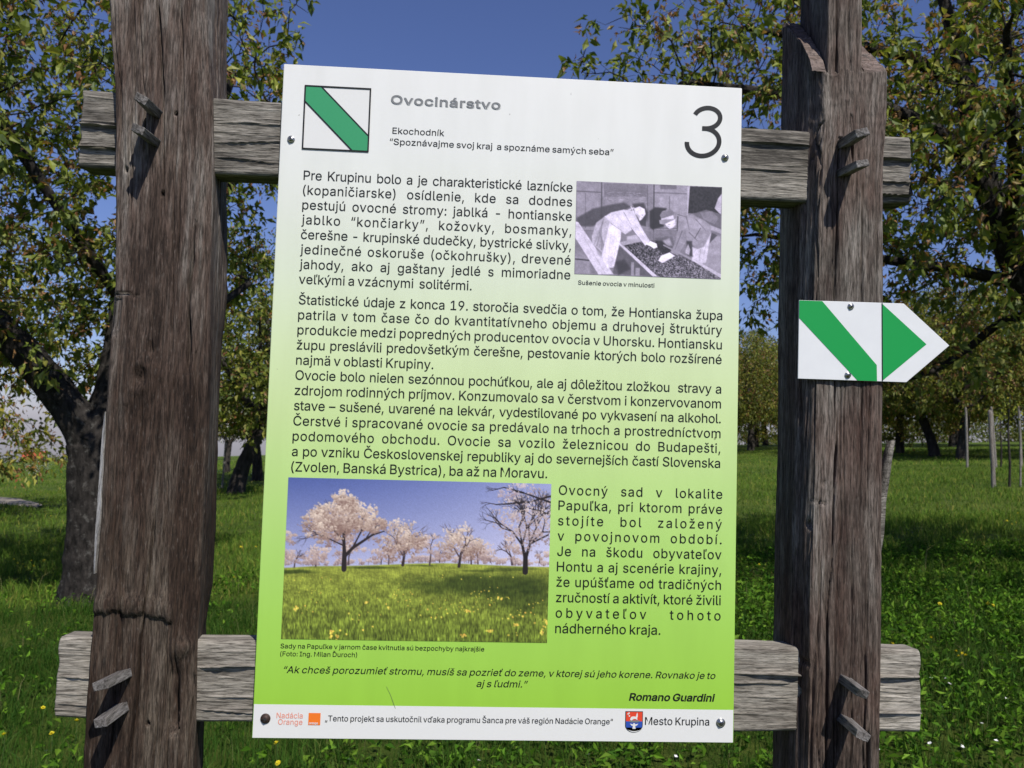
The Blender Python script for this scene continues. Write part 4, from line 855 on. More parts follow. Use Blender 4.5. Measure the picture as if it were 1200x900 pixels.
lettering("paragraph", [P(t, 37, 440.4 if i < 7 else 292.5, k1[i], track=tr1[i], just=i < 7) for i, t in enumerate(p1)], M_INK, board, Y1)
k2 = [362.6 + 22.36 * i for i in range(12)]
p2 = ["Štatistické údaje z konca 19. storočia svedčia o tom, že Hontianska župa", "patrila v tom čase čo do kvantitatívneho objemu a druhovej štruktúry", "produkcie medzi popredných producentov ovocia v Uhorsku. Hontiansku",
      "župu preslávili predovšetkým čerešne, pestovanie ktorých bolo rozšírené", "najmä v oblasti Krupiny."]
p3 = ["Ovocie bolo nielen sezónnou pochúťkou, ale aj dôležitou zložkou  stravy a", "zdrojom rodinných príjmov. Konzumovalo sa v čerstvom i konzervovanom", "stave – sušené, uvarené na lekvár, vydestilované po vykvasení na alkohol.", "Čerstvé i spracované ovocie sa predávalo na trhoch a prostredníctvom",
      "podomového obchodu. Ovocie sa vozilo železnicou do Budapešti,", "a po vzniku Československej republiky aj do severnejších častí Slovenska", "(Zvolen, Banská Bystrica), ba až na Moravu."]
lettering("paragraph", [P(t, 38.3, 674 if i < 4 else 239.6, k2[i], just=i < 4, track=[-.01, .03, .01, -.01, 0][i]) for i, t in enumerate(p2)], M_INK, board, Y1)
lettering("paragraph", [P(t, 38.3, 674 if i < 6 else 413.6, k2[5 + i], just=i < 6, track=[-.02, -.005, -.02, .02, .04, -.01, 0][i]) for i, t in enumerate(p3)], M_INK, board, Y1)
k4 = [632.4 + 22.45 * i for i in range(10)]
p4 = ["Ovocný sad v lokalite", "Papuľka, pri ktorom práve", "stojíte bol založený", "v povojnovom období.", "Je na škodu obyvateľov", "Hontu a aj scenérie krajiny,", "že upúšťame od tradičných", "zručností a aktivít, ktoré živili", "obyvateľov tohoto", "nádherného kraja."]
tr4 = [.10, .055, .20, .165, .05, .03, .025, 0, .31, 0]
lettering("paragraph", [P(t, 431.8, 678 if i < 9 else 588, k4[i], just=i < 9, track=tr4[i]) for i, t in enumerate(p4)], M_INK, board, Y1)

sh = lettering("heading_shadow", [("Ovocinárstvo", 162.9, 328.2, 53.6, 13.1, 1.1, .05, False)], M_PALEGREY, board, Y1, weight=.035)
lettering("heading", [("Ovocinárstvo", 162.4, 327.2, 52.9, 13.0, 1.1, .05, False)], M_GREYINK, board, Y2, weight=.03)
lettering("subheading", [("Ekochodník", 165.9, 243.7, 98.8, 9.4, 1, 0, False), ("“Spoznávajme svoj kraj  a spoznáme samých seba”", 162.4, 502.1, 115.7, 9.4, 1, 0, False)], M_INK, board, Y1)
lettering("caption", [("Sušenie ovocia v minulosti", 452.6, 568.9, 316.9, 6.4, 1, 0, False)], M_INK, board, Y1)
lettering("caption", [("Sady na Papuľke v jarnom čase kvitnutia sú bezpochyby najkrajšie", 34.7, 328.4, 862.6, 6.5, 1, 0, False), ("(Foto: Ing. Milan Ďuroch)", 34.7, 144.8, 873.6, 6.5, 1, 0, False)], M_INK, board, Y1)
lettering("quotation", [("“Ak chceš porozumieť stromu, musíš sa pozrieť do zeme, v ktorej sú jeho korene. Rovnako je to", 39.5, 671, 897.4, 9.5, 1, 0, False), ("aj s ľudmi.”", 318.4, 392.0, 913.5, 9.5, 1, 0, False)], M_INK, board, Y1, slant=.21)
lettering("author_name", [("Romano Guardini", 543.7, 669.5, 930, 10.2, 1, 0, False)], M_INK, board, Y1, slant=.2, weight=.042)
lettering("footer_text", [("„Tento projekt sa uskutočnil vďaka programu Šanca pre váš región Nadácie Orange“", 102.7, 520, 964.6, 8.0, 1, 0, False)], M_INK, board, Y2)
lettering("foundation_name", [("Nadácia", 33.7, 70.6, 961.0, 7.6, 1, 0, False), ("Orange", 36.2, 70.7, 970.0, 7.6, 1, 0, False)], M_ORANGETXT, board, Y2)
lettering("town_name", [("Mesto Krupina", 567.7, 663.1, 964.7, 11.0, 1, 0, False)], M_INK, board, Y2)

lg = sheet("foundation_logo", [(79, 953.3), (96, 953.3), (96, 970.3), (79, 970.3)], M_ORANGE, board, Y2)
lettering("logo_text", [("orange", 80.2, 92.6, 968.9, 3.1, 1, 0, False)], M_WHITE, lg, Y3, weight=.04)

# trail mark: white square, black border, green diagonal band
def ring(name, o, i, mat, y, parent):
    V = [(*(lambda q: (q[0], y, q[1]))(bxz(*p)),) for p in o + i]
    F = [(k, 4 + k, 4 + (k + 1) % 4, (k + 1) % 4) for k in range(4)]
    me = mesh_from(name, V, F)
    if me.polygons[0].normal.y > 0: me.flip_normals()
    return add(name, me, mat, parent)
a, b, c, d = 33.5, 130.6, 32.1, 128.2
mk = sheet("trail_mark", [(a, c), (b, c), (b, d), (a, d)], M_WHITE, board, Y1)
w = 1.1
ring("border", [(a - w, c - w), (b + w, c - w), (b + w, d + w), (a - w, d + w)], [(a + w, c + w), (b - w, c + w), (b - w, d - w), (a + w, d - w)], M_INK, Y3, mk)
e = 23.5
band = [(a, c), (a + e, c), (b, d - e), (b, d), (b - e, d), (a, c + e)]
sheet("band", band, M_GREEN, mk, Y2)
for p0, p1_ in (((a + e, c), (b, d - e)), ((a, c + e), (b - e, d))):
    sheet("band_edge", [(p0[0] - .7, p0[1] + .7), (p0[0] + .7, p0[1] - .7), (p1_[0] + .7, p1_[1] - .7), (p1_[0] - .7, p1_[1] + .7)], M_INK, mk, Y3 + .0001)

# the large thin numeral 3, drawn as a stroke
def numeral():
    cu, r = [], 1
    # centre line in mm: upper bowl and lower bowl
    up = [(643.4 + 20.3 * math.cos(t), 50.6 + 16.2 * math.sin(t)) for t in np.linspace(RAD(197), RAD(450), 36)]
    lo = [(642.6 + 25.0 * math.cos(t), 88.6 + 21.6 * math.sin(t)) for t in np.linspace(RAD(-90), RAD(178), 40)]
    mid = [(639.0, 66.9)]
    line1 = up + mid
    line2 = [(638.0, 66.9)] + lo
    V = []; F = []
    for L_, hw in ((line1, 3.5), (line2, 3.5)):
        L_ = np.array(L_); L_[:, 0] += .13 * (70.0 - L_[:, 1]); base = len(V)   # slanted
        for k in range(len(L_)):
            t = L_[min(k + 1, len(L_) - 1)] - L_[max(k - 1, 0)]; t = t / np.linalg.norm(t); n = np.array([-t[1], t[0]])
            for s in (-1, 1):
                q = L_[k] + n * s * hw; x, z = bxz(*q); V.append((x, Y1 if base == 0 else Y1 - .0001, z))
        for k in range(len(L_) - 1):
            F.append((base + 2 * k, base + 2 * k + 1, base + 2 * k + 3, base + 2 * k + 2))
    me = mesh_from("numeral", V, F)
    bm = bmesh.new(); bm.from_mesh(me)
    for f in bm.faces:
        f.normal_update()
        if f.normal.y > 0: f.normal_flip()
    bm.to_mesh(me); bm.free()
    return add("numeral", me, M_INK, board)
numeral()

# town arms: red over blue shield with a white animal, a fountain and a scalloped base
def arms():
    u0, u1, v0, v1 = 539.2, 563.3, 946.3, 975.0
    w_ = u1 - u0; h_ = v1 - v0
    def U(x, y): return (u0 + x * w_, v0 + y * h_)
    lower = [U(0.5 + 0.5 * math.cos(t), .68 + .32 * math.sin(t)) for t in np.linspace(0, math.pi, 20)]
    sh_ = sheet("coat_of_arms", [U(-.04, -.03), U(1.04, -.03)] + [U(0.5 + 0.54 * math.cos(t), .68 + .35 * math.sin(t)) for t in np.linspace(0, math.pi, 20)], M_INK, board, Y2)
    sheet("red_field", [U(0, 0), U(1, 0), U(1, .47), U(0, .47)], M_RED, sh_, Y3)
    sheet("blue_field", [U(0, .47), U(1, .47), U(1, .68)] + lower[1:], M_BLUE, sh_, Y3)
    sheet("animal_charge", [U(.25, .36), U(.31, .25), U(.42, .22), U(.60, .23), U(.64, .10), U(.68, .03), U(.71, .10), U(.72, .22), U(.68, .30), U(.70, .40), U(.62, .37), U(.55, .34), U(.44, .36), U(.36, .42), U(.28, .42)], M_WHITE, sh_, -.0016)
    for q in ((.12, .10), (.20, .20), (.18, .06)):
        sheet("star_charge", [U(q[0] + .05 * math.cos(t), q[1] + .04 * math.sin(t)) for t in np.linspace(0, 2 * math.pi, 7)[:-1]], M_WHITE, sh_, -.0016)
    sheet("ground_charge", [U(.14, .47), U(.3, .42), U(.8, .41), U(.88, .47), U(.7, .52), U(.3, .52)], M_GREYINK, sh_, -.0015)
    sheet("fountain_charge", [U(.45, .56), U(.55, .56), U(.56, .62), U(.76, .58), U(.66, .68), U(.57, .69), U(.60, .84), U(.40, .84), U(.43, .69), U(.34, .68), U(.24, .58), U(.44, .62)], M_WHITE, sh_, -.0016)
    base = [U(.03, .80)] + [U(.03 + .94 * i / 12, .80 + (.06 if i % 2 else .0) + .10 * math.sin(math.pi * i / 12)) for i in range(13)] + [U(0.5 + 0.5 * math.cos(t), .68 + .32 * math.sin(t)) for t in np.linspace(RAD(18), RAD(162), 16)]
    sheet("scalloped_base", base[1:], M_WHITE, sh_, -.0015)
arms()

def screw_mesh(r=.0052):
    """pan head with a bevelled washer rim"""
    prof = [(0, -.0042), (r * .35, -.0041), (r * .7, -.0034), (r * .92, -.0022), (r, -.0012), (r * 1.02, -.0011), (r * 1.22, -.0010), (r * 1.25, -.0004), (r * 1.25, .002)]
    n = 20; V = [(0, prof[0][1], 0)]; F = []
    for (rr, y) in prof[1:]:
        for j in range(n):
            a = 2 * math.pi * j / n; V.append((rr * math.cos(a), y, rr * math.sin(a)))
    for j in range(n): F.append((0, 1 + (j + 1) % n, 1 + j))
    for k in range(len(prof) - 2):
        for j in range(n):
            a = 1 + k * n + j; b_ = 1 + k * n + (j + 1) % n; F.append((a, b_, b_ + n, a + n))
    return mesh_from("screw", V, F, True)
def recess_mesh(r=.0026):
    V = []; F = []
    for k in range(2):
        w_, l_ = (.0007, r) if k == 0 else (r, .0007)
        b_ = len(V); y = -.00445 - .00004 * k
        V += [(-w_, y, -l_), (w_, y, -l_), (w_, y, l_), (-w_, y, l_), (-w_, -.003, -l_), (w_, -.003, -l_), (w_, -.003, l_), (-w_, -.003, l_)]
        F += [(b_, b_ + 1, b_ + 2, b_ + 3)] + [(b_ + i, b_ + 4 + i, b_ + 4 + (i + 1) % 4, b_ + (i + 1) % 4) for i in range(4)]
    return mesh_from("recess", V, F)
SCREW, RECESS = screw_mesh(), recess_mesh()
SCREW_R = SCREW.copy()
def screw(parent, x, y, z, rusty=False, k=1.0, rot=0.0):
    o = add("screw", SCREW_R if rusty else SCREW, None, parent, (x, y, z))
    o.scale = (k, k, k); o.rotation_euler = (0, rot, 0)
    r = add("recess", RECESS, None, o)
    return o
SCREW.materials.append(M_STEEL); SCREW_R.materials.append(M_RUST); RECESS.materials.append(M_HOLE)
for u, v, ru, k, r in ((16.0, 115.2, False, .86, .3), (674.7, 111.3, False, .86, .7), (18.1, 961.9, True, 1.1, .2), (680.4, 960.5, False, 1.05, .5)):
    x, z = bxz(u, v)
    s_ = screw(board, x, -.0006, z, ru, k, r)
    if ru: s_["label"] = "dark rusty screw"

# ------------------------------------------------------------------ the two printed photographs
def smooth01(x): x = np.clip(x, 0, 1); return x * x * (3 - 2 * x)
class Canvas:
    """small picture painted in code; coordinates are those of a width x height page"""
    def __init__(s, w, h, corners, nx, ny):
        s.nx, s.ny = nx, ny
        a = np.linspace(0, 1, nx); b = np.linspace(0, 1, ny)
        B, A = np.meshgrid(b, a, indexing='ij')
        c = np.array(corners, float)
        q = (c[0] * (1 - A)[..., None] + c[1] * A[..., None]) * (1 - B)[..., None] + (c[3] * (1 - A)[..., None] + c[2] * A[..., None]) * B[..., None]
        s.X, s.Y = q[..., 0], q[..., 1]; s.A, s.B = A, B
        s.img = np.zeros((ny, nx, 3)); s.px = (c[1, 0] - c[0, 0]) / nx
    def mix(s, m, col):
        col = np.asarray(col, float)
        s.img = s.img * (1 - m[..., None]) + col * m[..., None]
    def poly(s, pts, col, soft=4.0, alpha=1.0):
        pts = np.array(pts, float)
        ins = np.zeros(s.X.shape, bool); dist = np.full(s.X.shape, 1e9)
        for k in range(len(pts)):
            p, q = pts[k], pts[(k + 1) % len(pts)]
            cond = (p[1] > s.Y) != (q[1] > s.Y)
            xi = (q[0] - p[0]) * (s.Y - p[1]) / (q[1] - p[1] + 1e-9) + p[0]
            ins ^= cond & (s.X < xi)
            e = q - p; t = np.clip(((s.X - p[0]) * e[0] + (s.Y - p[1]) * e[1]) / (e @ e + 1e-9), 0, 1)
            dist = np.minimum(dist, np.hypot(s.X - p[0] - t * e[0], s.Y - p[1] - t * e[1]))
        sd = np.where(ins, dist, -dist)
        s.mix(alpha * smooth01(sd / (2 * soft) + .5), col)
    def line(s, p, q, w0, w1, col, alpha=1.0):
        p = np.array(p, float); q = np.array(q, float); e = q - p
        pad = max(w0, w1) + 4
        x0, x1 = min(p[0], q[0]) - pad, max(p[0], q[0]) + pad; y0, y1 = min(p[1], q[1]) - pad, max(p[1], q[1]) + pad
        ii = np.where((s.X >= x0) & (s.X <= x1) & (s.Y >= y0) & (s.Y <= y1))
        if len(ii[0]) == 0: return
        X, Y = s.X[ii], s.Y[ii]
        t = np.clip(((X - p[0]) * e[0] + (Y - p[1]) * e[1]) / (e @ e + 1e-9), 0, 1)
        d = np.hypot(X - p[0] - t * e[0], Y - p[1] - t * e[1]); w = w0 + (w1 - w0) * t
        m = (alpha * np.clip((w - d) / s.px + .5, 0, 1) * np.clip(2 * w / s.px, .25, 1))[:, None]
        s.img[ii] = s.img[ii] * (1 - m) + np.asarray(col, float) * m
    def dot(s, x, y, r, col, alpha=1.0): s.line((x - .3, y), (x + .3, y), r, r, col, alpha)
    def to_object(s, name, corners_mm, parent, y):
        c = np.array(corners_mm, float)
        q = (c[0] * (1 - s.A)[..., None] + c[1] * s.A[..., None]) * (1 - s.B)[..., None] + (c[3] * (1 - s.A)[..., None] + c[2] * s.A[..., None]) * s.B[..., None]
        V = np.stack([(q[..., 0] - 350) / 1000, np.full(q.shape[:2], y), (495 - q[..., 1]) / 1000], -1).reshape(-1, 3)
        i, j = np.meshgrid(np.arange(s.ny - 1), np.arange(s.nx - 1), indexing='ij'); a = i * s.nx + j
        Q = np.stack([a, a + s.nx, a + s.nx + 1, a + 1], -1).reshape(-1, 4)
        me = quads_np(name, V, Q, colors=lin(np.clip(s.img, 0, 255)).reshape(-1, 3))
        if me.polygons[0].normal.y > 0: me.flip_normals()
        return add(name, me, M_PRINT, parent)

def orchard_picture():
    cv = Canvas(0, 0, [(97, 35), (1153, 55), (1136, 695), (68, 682)], 420, 256)
    rnd = random.Random(4); X, Y = cv.X, cv.Y
    hor = 392 - 14 * np.exp(-((X - 700) / 260) ** 2) + 8 * (X < 200) * (200 - X) / 130
    t = np.clip((Y - 35) / 350, 0, 1)
    u = np.clip((X - 97) / 1050, 0, 1)
    sk = np.array([82, 98, 160])[None, None] * (1 - t)[..., None] + np.array([176, 178, 212])[None, None] * t[..., None]
    sk = sk + (u ** 1.6)[..., None] * np.array([72, 62, 44]) * (1 - .55 * t)[..., None]
    cv.img = sk
    g = np.clip((Y - 385) / 300, 0, 1)
    gr = np.array([146, 154, 62])[None, None] * (1 - g)[..., None] + np.array([100, 116, 42])[None, None] * g[..., None]
    nz = fbm(X / 5.5, Y / (4 + 10 * g), 3, 3); n2 = fbm(X / 45, Y / 16, 8, 3)
    gr = gr * (1 + .30 * nz * (.4 + g) + .22 * n2)[..., None]
    cv.mix(smooth01((Y - hor) / 6 + .5), np.zeros(3)) ; m = smooth01((Y - hor) / 6 + .5)
    cv.img = sk * (1 - m)[..., None] + gr * m[..., None]
    def shade(cx, cy, rx, ry, a):
        q = smooth01(1.4 - np.hypot((X - cx) / rx, (Y - cy) / ry) + .35 * fbm(X / 40, Y / 14, 5)) * m
        cv.img = cv.img * (1 - a * q)[..., None] + np.array([38, 52, 18]) * (a * q)[..., None]
    shade(900, 462, 330, 48, .72); shade(1050, 520, 150, 60, .55); shade(120, 414, 90, 9, .7); shade(430, 397, 100, 6, .6); shade(640, 388, 60, 4, .5); shade(850, 408, 90, 5, .5); shade(1000, 400, 120, 7, .5)
    def blossom(cx, cy, rx, ry, n, s, light=(230, 210, 192), dark=(138, 110, 100), dens=1.0):
        """ragged clumps of petals with gaps between them"""
        clumps = max(4, int(n / 26))
        for q in range(clumps):
            a = rnd.uniform(0, 6.283); r = rnd.random() ** .55 * rnd.uniform(.75, 1.12)
            mx, my = cx + rx * r * math.cos(a), cy + ry * r * math.sin(a) * rnd.uniform(.8, 1.05)
            cr = rnd.uniform(.10, .24) * min(rx, ry) + s; tone = rnd.uniform(-.28, .22)
            for k in range(int(26 * dens)):
                x = mx + rnd.gauss(0, cr * .75); y = my + rnd.gauss(0, cr * .48)
                up = .52 - .40 * (y - cy) / ry - .30 * (y - my) / cr + tone + rnd.uniform(-.25, .25)
                c = [dark[i] + (light[i] - dark[i]) * min(1, max(0, up)) for i in range(3)]
                cv.dot(x, y, s * rnd.uniform(.35, .95), c, rnd.uniform(.5, .95))
    def limb(x, y, ang, ln, w, depth, col=(48, 38, 40)):
        x2 = x + ln * math.cos(ang); y2 = y - ln * math.sin(ang)
        cv.line((x, y), (x2, y2), w, w * .72, col, .95)
        if depth > 0:
            for _ in range(rnd.choice((2, 2, 3))):
                limb(x2, y2, ang + rnd.uniform(-.75, .75), ln * rnd.uniform(.62, .86), w * .66, depth - 1, col)
    # far rows
    for k in range(60):
        cx = rnd.uniform(85, 1150); far = rnd.uniform(8, 20)
        hy = 388 - 14 * math.exp(-((cx - 700) / 260) ** 2)
        blossom(cx, hy - far * .9, far * 1.3, far * .8, 24, 3.0, (210, 190, 184), (150, 128, 130)); cv.line((cx, hy), (cx, hy - far), 1.2, .8, (90, 74, 80), .7)
    for (bx, by, cx, cy, rx, ry, n, w) in [(205, 392, 212, 345, 52, 40, 330, 3), (120, 396, 115, 350, 46, 34, 240, 3), (110, 0, 105, 276, 34, 26, 150, 0), (335, 384, 340, 330, 60, 42, 230, 3), (465, 382, 470, 345, 46, 34, 160, 2.5), (495, 382, 500, 335, 48, 42, 170, 2.5),
                                           (660, 384, 655, 306, 58, 48, 330, 3.4), (700, 374, 710, 346, 34, 28, 120, 2), (828, 380, 845, 322, 52, 50, 300, 3.4), (855, 380, 880, 330, 36, 36, 160, 2.4), (905, 374, 905, 352, 30, 16, 70, 2), (993, 382, 985, 322, 48, 48, 170, 4), (1105, 374, 1105, 345, 44, 18, 90, 2)]:
        if w: limb(bx, by, math.pi / 2 + rnd.uniform(-.15, .15), (by - cy) * .55, w, 4, (74, 60, 64))
        blossom(cx, cy, rx, ry, n * 1.5, 4.0, (220, 198, 186), (152, 128, 126))
    for (bx, by, cx, cy, rx, ry, n, w) in [(552, 386, 556, 282, 92, 74, 900, 6), (778, 390, 790, 298, 86, 66, 760, 6)]:
        blossom(cx, cy, rx, ry, n * .5, 5)
        limb(bx, by, math.pi / 2 - .15, 52, w, 1); limb(bx + 4, by - 38, 1.0, 46, w * .55, 4, (84, 68, 68)); limb(bx, by - 40, 2.1, 44, w * .55, 4, (84, 68, 68))
        blossom(cx, cy - 6, rx, ry, n * .8, 4.4)
    # the large tree at left
    blossom(320, 225, 165, 90, 1300, 5.5, (218, 196, 184), (142, 116, 112))
    cv.line((317, 404), (319, 345), 10, 9, (44, 36, 38)); cv.line((319, 350), (316, 262), 8, 5, (44, 36, 38)); cv.line((322, 350), (352, 318), 7, 6, (44, 36, 38)); cv.line((352, 318), (430, 266), 6, 4, (44, 36, 38)); cv.line((430, 266), (478, 250), 4, 2, (44, 36, 38))
    limb(316, 290, 2.3, 60, 4, 4); limb(318, 270, 1.4, 50, 4, 4); limb(352, 318, 1.1, 50, 4, 4); limb(400, 288, 1.0, 40, 3, 3); limb(318, 310, 2.7, 70, 3, 4)
    blossom(312, 190, 145, 72, 2600, 5.0); blossom(310, 122, 46, 34, 420, 4.6); blossom(440, 222, 46, 48, 420, 4.6); blossom(205, 205, 52, 40, 420, 4.6); blossom(240, 262, 70, 42, 330, 4.4)
    # the dark airy tree at right
    blossom(1055, 190, 145, 130, 650, 4.4, (210, 190, 186), (150, 128, 130))
    cv.line((1047, 412), (1048, 345), 11, 9, (36, 30, 32)); cv.line((1046, 352), (1034, 300), 7, 5, (36, 30, 32)); cv.line((1050, 352), (1066, 298), 7, 5, (36, 30, 32)); cv.line((1066, 298), (1140, 262), 4, 3, (36, 30, 32))
    for a_, l_ in ((2.2, 66), (1.75, 72), (1.3, 70)): limb(1034, 302, a_, l_, 4.2, 5, (40, 33, 36)); limb(1066, 298, a_ - .55, l_, 4.2, 5, (40, 33, 36))
    for (p, q) in (((1150, 130), (1040, 92)), ((1150, 105), (1060, 130)), ((1150, 180), (1050, 150)), ((1040, 92), (960, 70)), ((1060, 130), (930, 140))):
        cv.line(p, q, 4, 2, (40, 33, 36)); limb(q[0], q[1], math.pi + rnd.uniform(-.5, .5), 26, 2, 3, (44, 36, 40))
    blossom(1050, 215, 130, 110, 900, 3.8, (226, 208, 200), (160, 138, 138)); blossom(1000, 90, 80, 36, 240, 3.6, (216, 198, 200), (150, 130, 138))
    # dandelions
    for (cx, cy, n, sx, sy) in [(150, 560, 8, 40, 20), (185, 500, 12, 40, 20), (285, 660, 8, 60, 18), (530, 495, 14, 50, 26), (660, 600, 8, 60, 24), (800, 555, 22, 90, 20), (945, 515, 12, 60, 14), (870, 490, 16, 120, 24), (1010, 580, 16, 90, 22), (900, 645, 4, 20, 10), (1120, 620, 8, 30, 30), (1015, 660, 3, 30, 14), (620, 540, 12, 120, 30), (410, 600, 8, 60, 30), (400, 520, 8, 80, 30), (1100, 540, 6, 40, 14), (795, 668, 1, 4, 3), (700, 432, 3, 20, 4), (860, 430, 5, 120, 6), (250, 440, 8, 120, 12)]:
        for _ in range(n):
            y = rnd.gauss(cy, sy * .6); k = max(.5, (y - 380) / 260)
            cv.dot(rnd.gauss(cx, sx * .6), y, rnd.uniform(1.8, 5.0) * k, (230 + rnd.uniform(-20, 10), 206 + rnd.uniform(-20, 12), 84), .9)
    for (x, y, r) in ((130, 562, 8), (268, 655, 8), (290, 672, 7), (795, 668, 8), (905, 648, 8), (1010, 622, 7), (1116, 656, 9), (1130, 610, 8), (950, 518, 7), (812, 566, 7), (494, 556, 6), (402, 535, 6)):
        [cv.dot(x + rnd.gauss(0, r * .6), y + rnd.gauss(0, r * .5), r * .5, (236 + rnd.uniform(-20, 8), 208 + rnd.uniform(-20, 8), 88), .9) for _ in range(6)]
    ga = smooth01((Y - hor) / 10)
    blades = vnoise(X / 2.6, Y / 11, 21) + .7 * vnoise(X / 4.3, Y / 17, 22)
    cv.img = cv.img * (1 + ga * (.10 + .16 * g) * blades)[..., None]
    cv.img = cv.img * (1 + .05 * vnoise(X / 2.3, Y / 2.3, 6))[..., None]
    return cv.to_object("photograph_print", [(34.8, 617.5), (420.2, 617.0), (420.0, 849.0), (34.8, 849.6)], board, Y1)
pp = orchard_picture(); pp["label"] = "colour photograph of blossoming orchard trees on a flowery meadow"

def drying_picture():
    cv = Canvas(0, 0, [(90, 78), (1113, 120), (1105, 767), (72, 735)], 260, 166)
    X, Y = cv.X, cv.Y
    rnd = random.Random(9)
    def G(v): return np.array([v * 1.0, v * .95, v * 1.05])
    cv.img = np.ones(X.shape + (3,)) * G(138) * (1 + .12 * fbm(X / 60, Y / 50, 2))[..., None]
    # timber doors
    for x0, x1, y0, y1, v in [(90, 255, 90, 420, 142), (96, 150, 165, 410, 150), (160, 245, 165, 400, 146), (280, 580, 95, 190, 112), (300, 570, 190, 300, 138), (590, 630, 100, 480, 128), (640, 870, 110, 420, 150), (670, 740, 185, 300, 160), (750, 860, 180, 300, 156), (675, 790, 100, 136, 104), (640, 790, 420, 560, 120)]:
        cv.poly([(x0, y0), (x1, y0 + 6), (x1, y1), (x0, y1)], G(v), 3, .8)
    for p, q, w, v in [((90, 150), (255, 158), 4, 92), ((265, 90), (262, 330), 5, 84), ((632, 105), (628, 500), 4, 66), ((640, 160), (870, 168), 4, 108), ((870, 120), (868, 320), 5, 172), ((150, 165), (150, 410), 2, 100), ((740, 185), (740, 300), 3, 112), ((600, 410), (800, 412), 3, 88), ((92, 430), (220, 432), 3, 96), ((880, 115), (872, 300), 5, 186), ((585, 110), (590, 470), 4, 100)]:
        cv.line(p, q, w, w, G(v), .9)
    for k in range(70):
        x = rnd.uniform(300, 560); y = rnd.uniform(160, 230); cv.line((x, y), (x + rnd.uniform(10, 40), y + rnd.uniform(-8, 8)), 2, 1.5, G(rnd.choice((176, 168, 104))), .5)
    # dark opening at right
    cv.poly([(885, 115), (1113, 122), (1110, 320), (1010, 310), (872, 305)], G(46), 4); cv.img = cv.img * (1 + .25 * ((X > 880) & (Y < 320)) * vnoise(X / 9, Y / 9, 3))[..., None]
    cv.poly([(1085, 200), (1112, 165), (1108, 320), (1060, 270)], G(186), 4); cv.poly([(900, 310), (1000, 280), (1105, 310), (1105, 420), (1020, 380)], G(104), 6)
    cv.poly([(960, 300), (1040, 290), (1090, 340), (1060, 380), (980, 350)], G(128), 6)
    # shadows thrown on the door
    cv.poly([(90, 340), (200, 275), (330, 245), (420, 230), (470, 260), (330, 340), (200, 400), (90, 400)], G(70), 10, .9); cv.poly([(480, 240), (560, 232), (590, 300), (575, 400), (520, 390)], G(56), 10, .85)
    cv.poly([(600, 290), (640, 262), (720, 270), (700, 400), (620, 420), (600, 400)], G(42), 9, .9)
    # ground, floor, clutter
    cv.poly([(72, 440), (1110, 420), (1105, 767), (72, 735)], G(122), 14, .8)
    cv.poly([(1000, 440), (1108, 470), (1105, 767), (960, 700)], G(158), 12, .9); cv.poly([(1030, 390), (1110, 420), (1110, 450), (1030, 420)], G(170), 4); cv.poly([(1040, 440), (1080, 460), (1020, 520)], G(80), 5)
    cv.poly([(400, 440), (600, 400), (600, 500), (400, 540)], G(126), 5); cv.poly([(440, 470), (520, 455), (540, 500), (440, 505)], G(176), 5)
    cv.poly([(640, 480), (760, 470), (780, 560), (660, 540)], G(96), 10); cv.poly([(690, 500), (740, 480), (760, 530), (710, 540)], G(170), 10, .8)
    cv.poly([(72, 560), (180, 620), (180, 735), (72, 735)], G(140), 8); cv.line((80, 630), (180, 640), 5, 5, G(60), .9)
    cv.poly([(380, 520), (640, 750), (340, 735)], G(92), 8); cv.poly([(360, 650), (420, 630), (470, 700), (380, 740)], G(58), 12, .8); cv.poly([(470, 650), (490, 650), (490, 745), (470, 745)], G(140), 4); cv.poly([(500, 690), (530, 690), (530, 745), (500, 745)], G(150), 4)
    # tray of fruit
    cv.poly([(400, 530), (560, 500), (650, 495), (800, 590), (930, 650), (1105, 740), (1105, 767), (640, 755)], G(92), 3)
    speck = vnoise(X / 5.2, Y / 5.2, 4) + .6 * vnoise(X / 9.5, Y / 9.5, 7)
    trm = np.zeros(X.shape); keep = cv.img.copy()
    cv.img = np.zeros_like(cv.img); cv.poly([(410, 535), (560, 505), (650, 500), (800, 595), (930, 655), (1095, 742), (1095, 765), (640, 752)], (1, 1, 1), 3); trm = cv.img[..., 0]; cv.img = keep
    val = 84 + 62 * np.clip(speck, -1, 1) + 20 * (Y - 600) / 150
    cv.img = cv.img * (1 - trm)[..., None] + (val[..., None] * np.array([1, .95, 1.05])) * trm[..., None]
    cv.poly([(640, 500), (690, 500), (750, 555), (740, 590), (690, 590), (650, 550)], G(38), 10, .8)
    cv.poly([(382, 515), (400, 520), (655, 748), (620, 750), (385, 535)], G(206), 3); cv.line((384, 530), (620, 752), 3, 3, G(96), .8)
    cv.line((700, 530), (930, 645), 5, 7, G(150), .9); cv.line((930, 645), (1105, 745), 8, 12, G(196), .95); cv.poly([(385, 510), (500, 490), (560, 500), (410, 535)], G(170), 4)
    # plank at left
    cv.poly([(80, 365), (100, 370), (345, 735), (240, 737), (78, 480)], G(206), 4); cv.line((140, 480), (290, 735), 3, 3, G(182), .7); cv.poly([(225, 560), (290, 600), (300, 640), (240, 600)], G(160), 8, .8)
    # woman bending to the right: skirt, apron, blouse, scarf, arm
    cv.poly([(290, 325), (225, 375), (195, 470), (195, 520), (250, 570), (290, 610), (330, 470), (330, 360)], G(178), 5)
    for k in range(6): cv.line((268 - 6 * k + 10, 350 + 18 * k), (215 + 16 * k, 520 + 14 * k), 4, 6, G(120 if k % 2 else 146), .6)
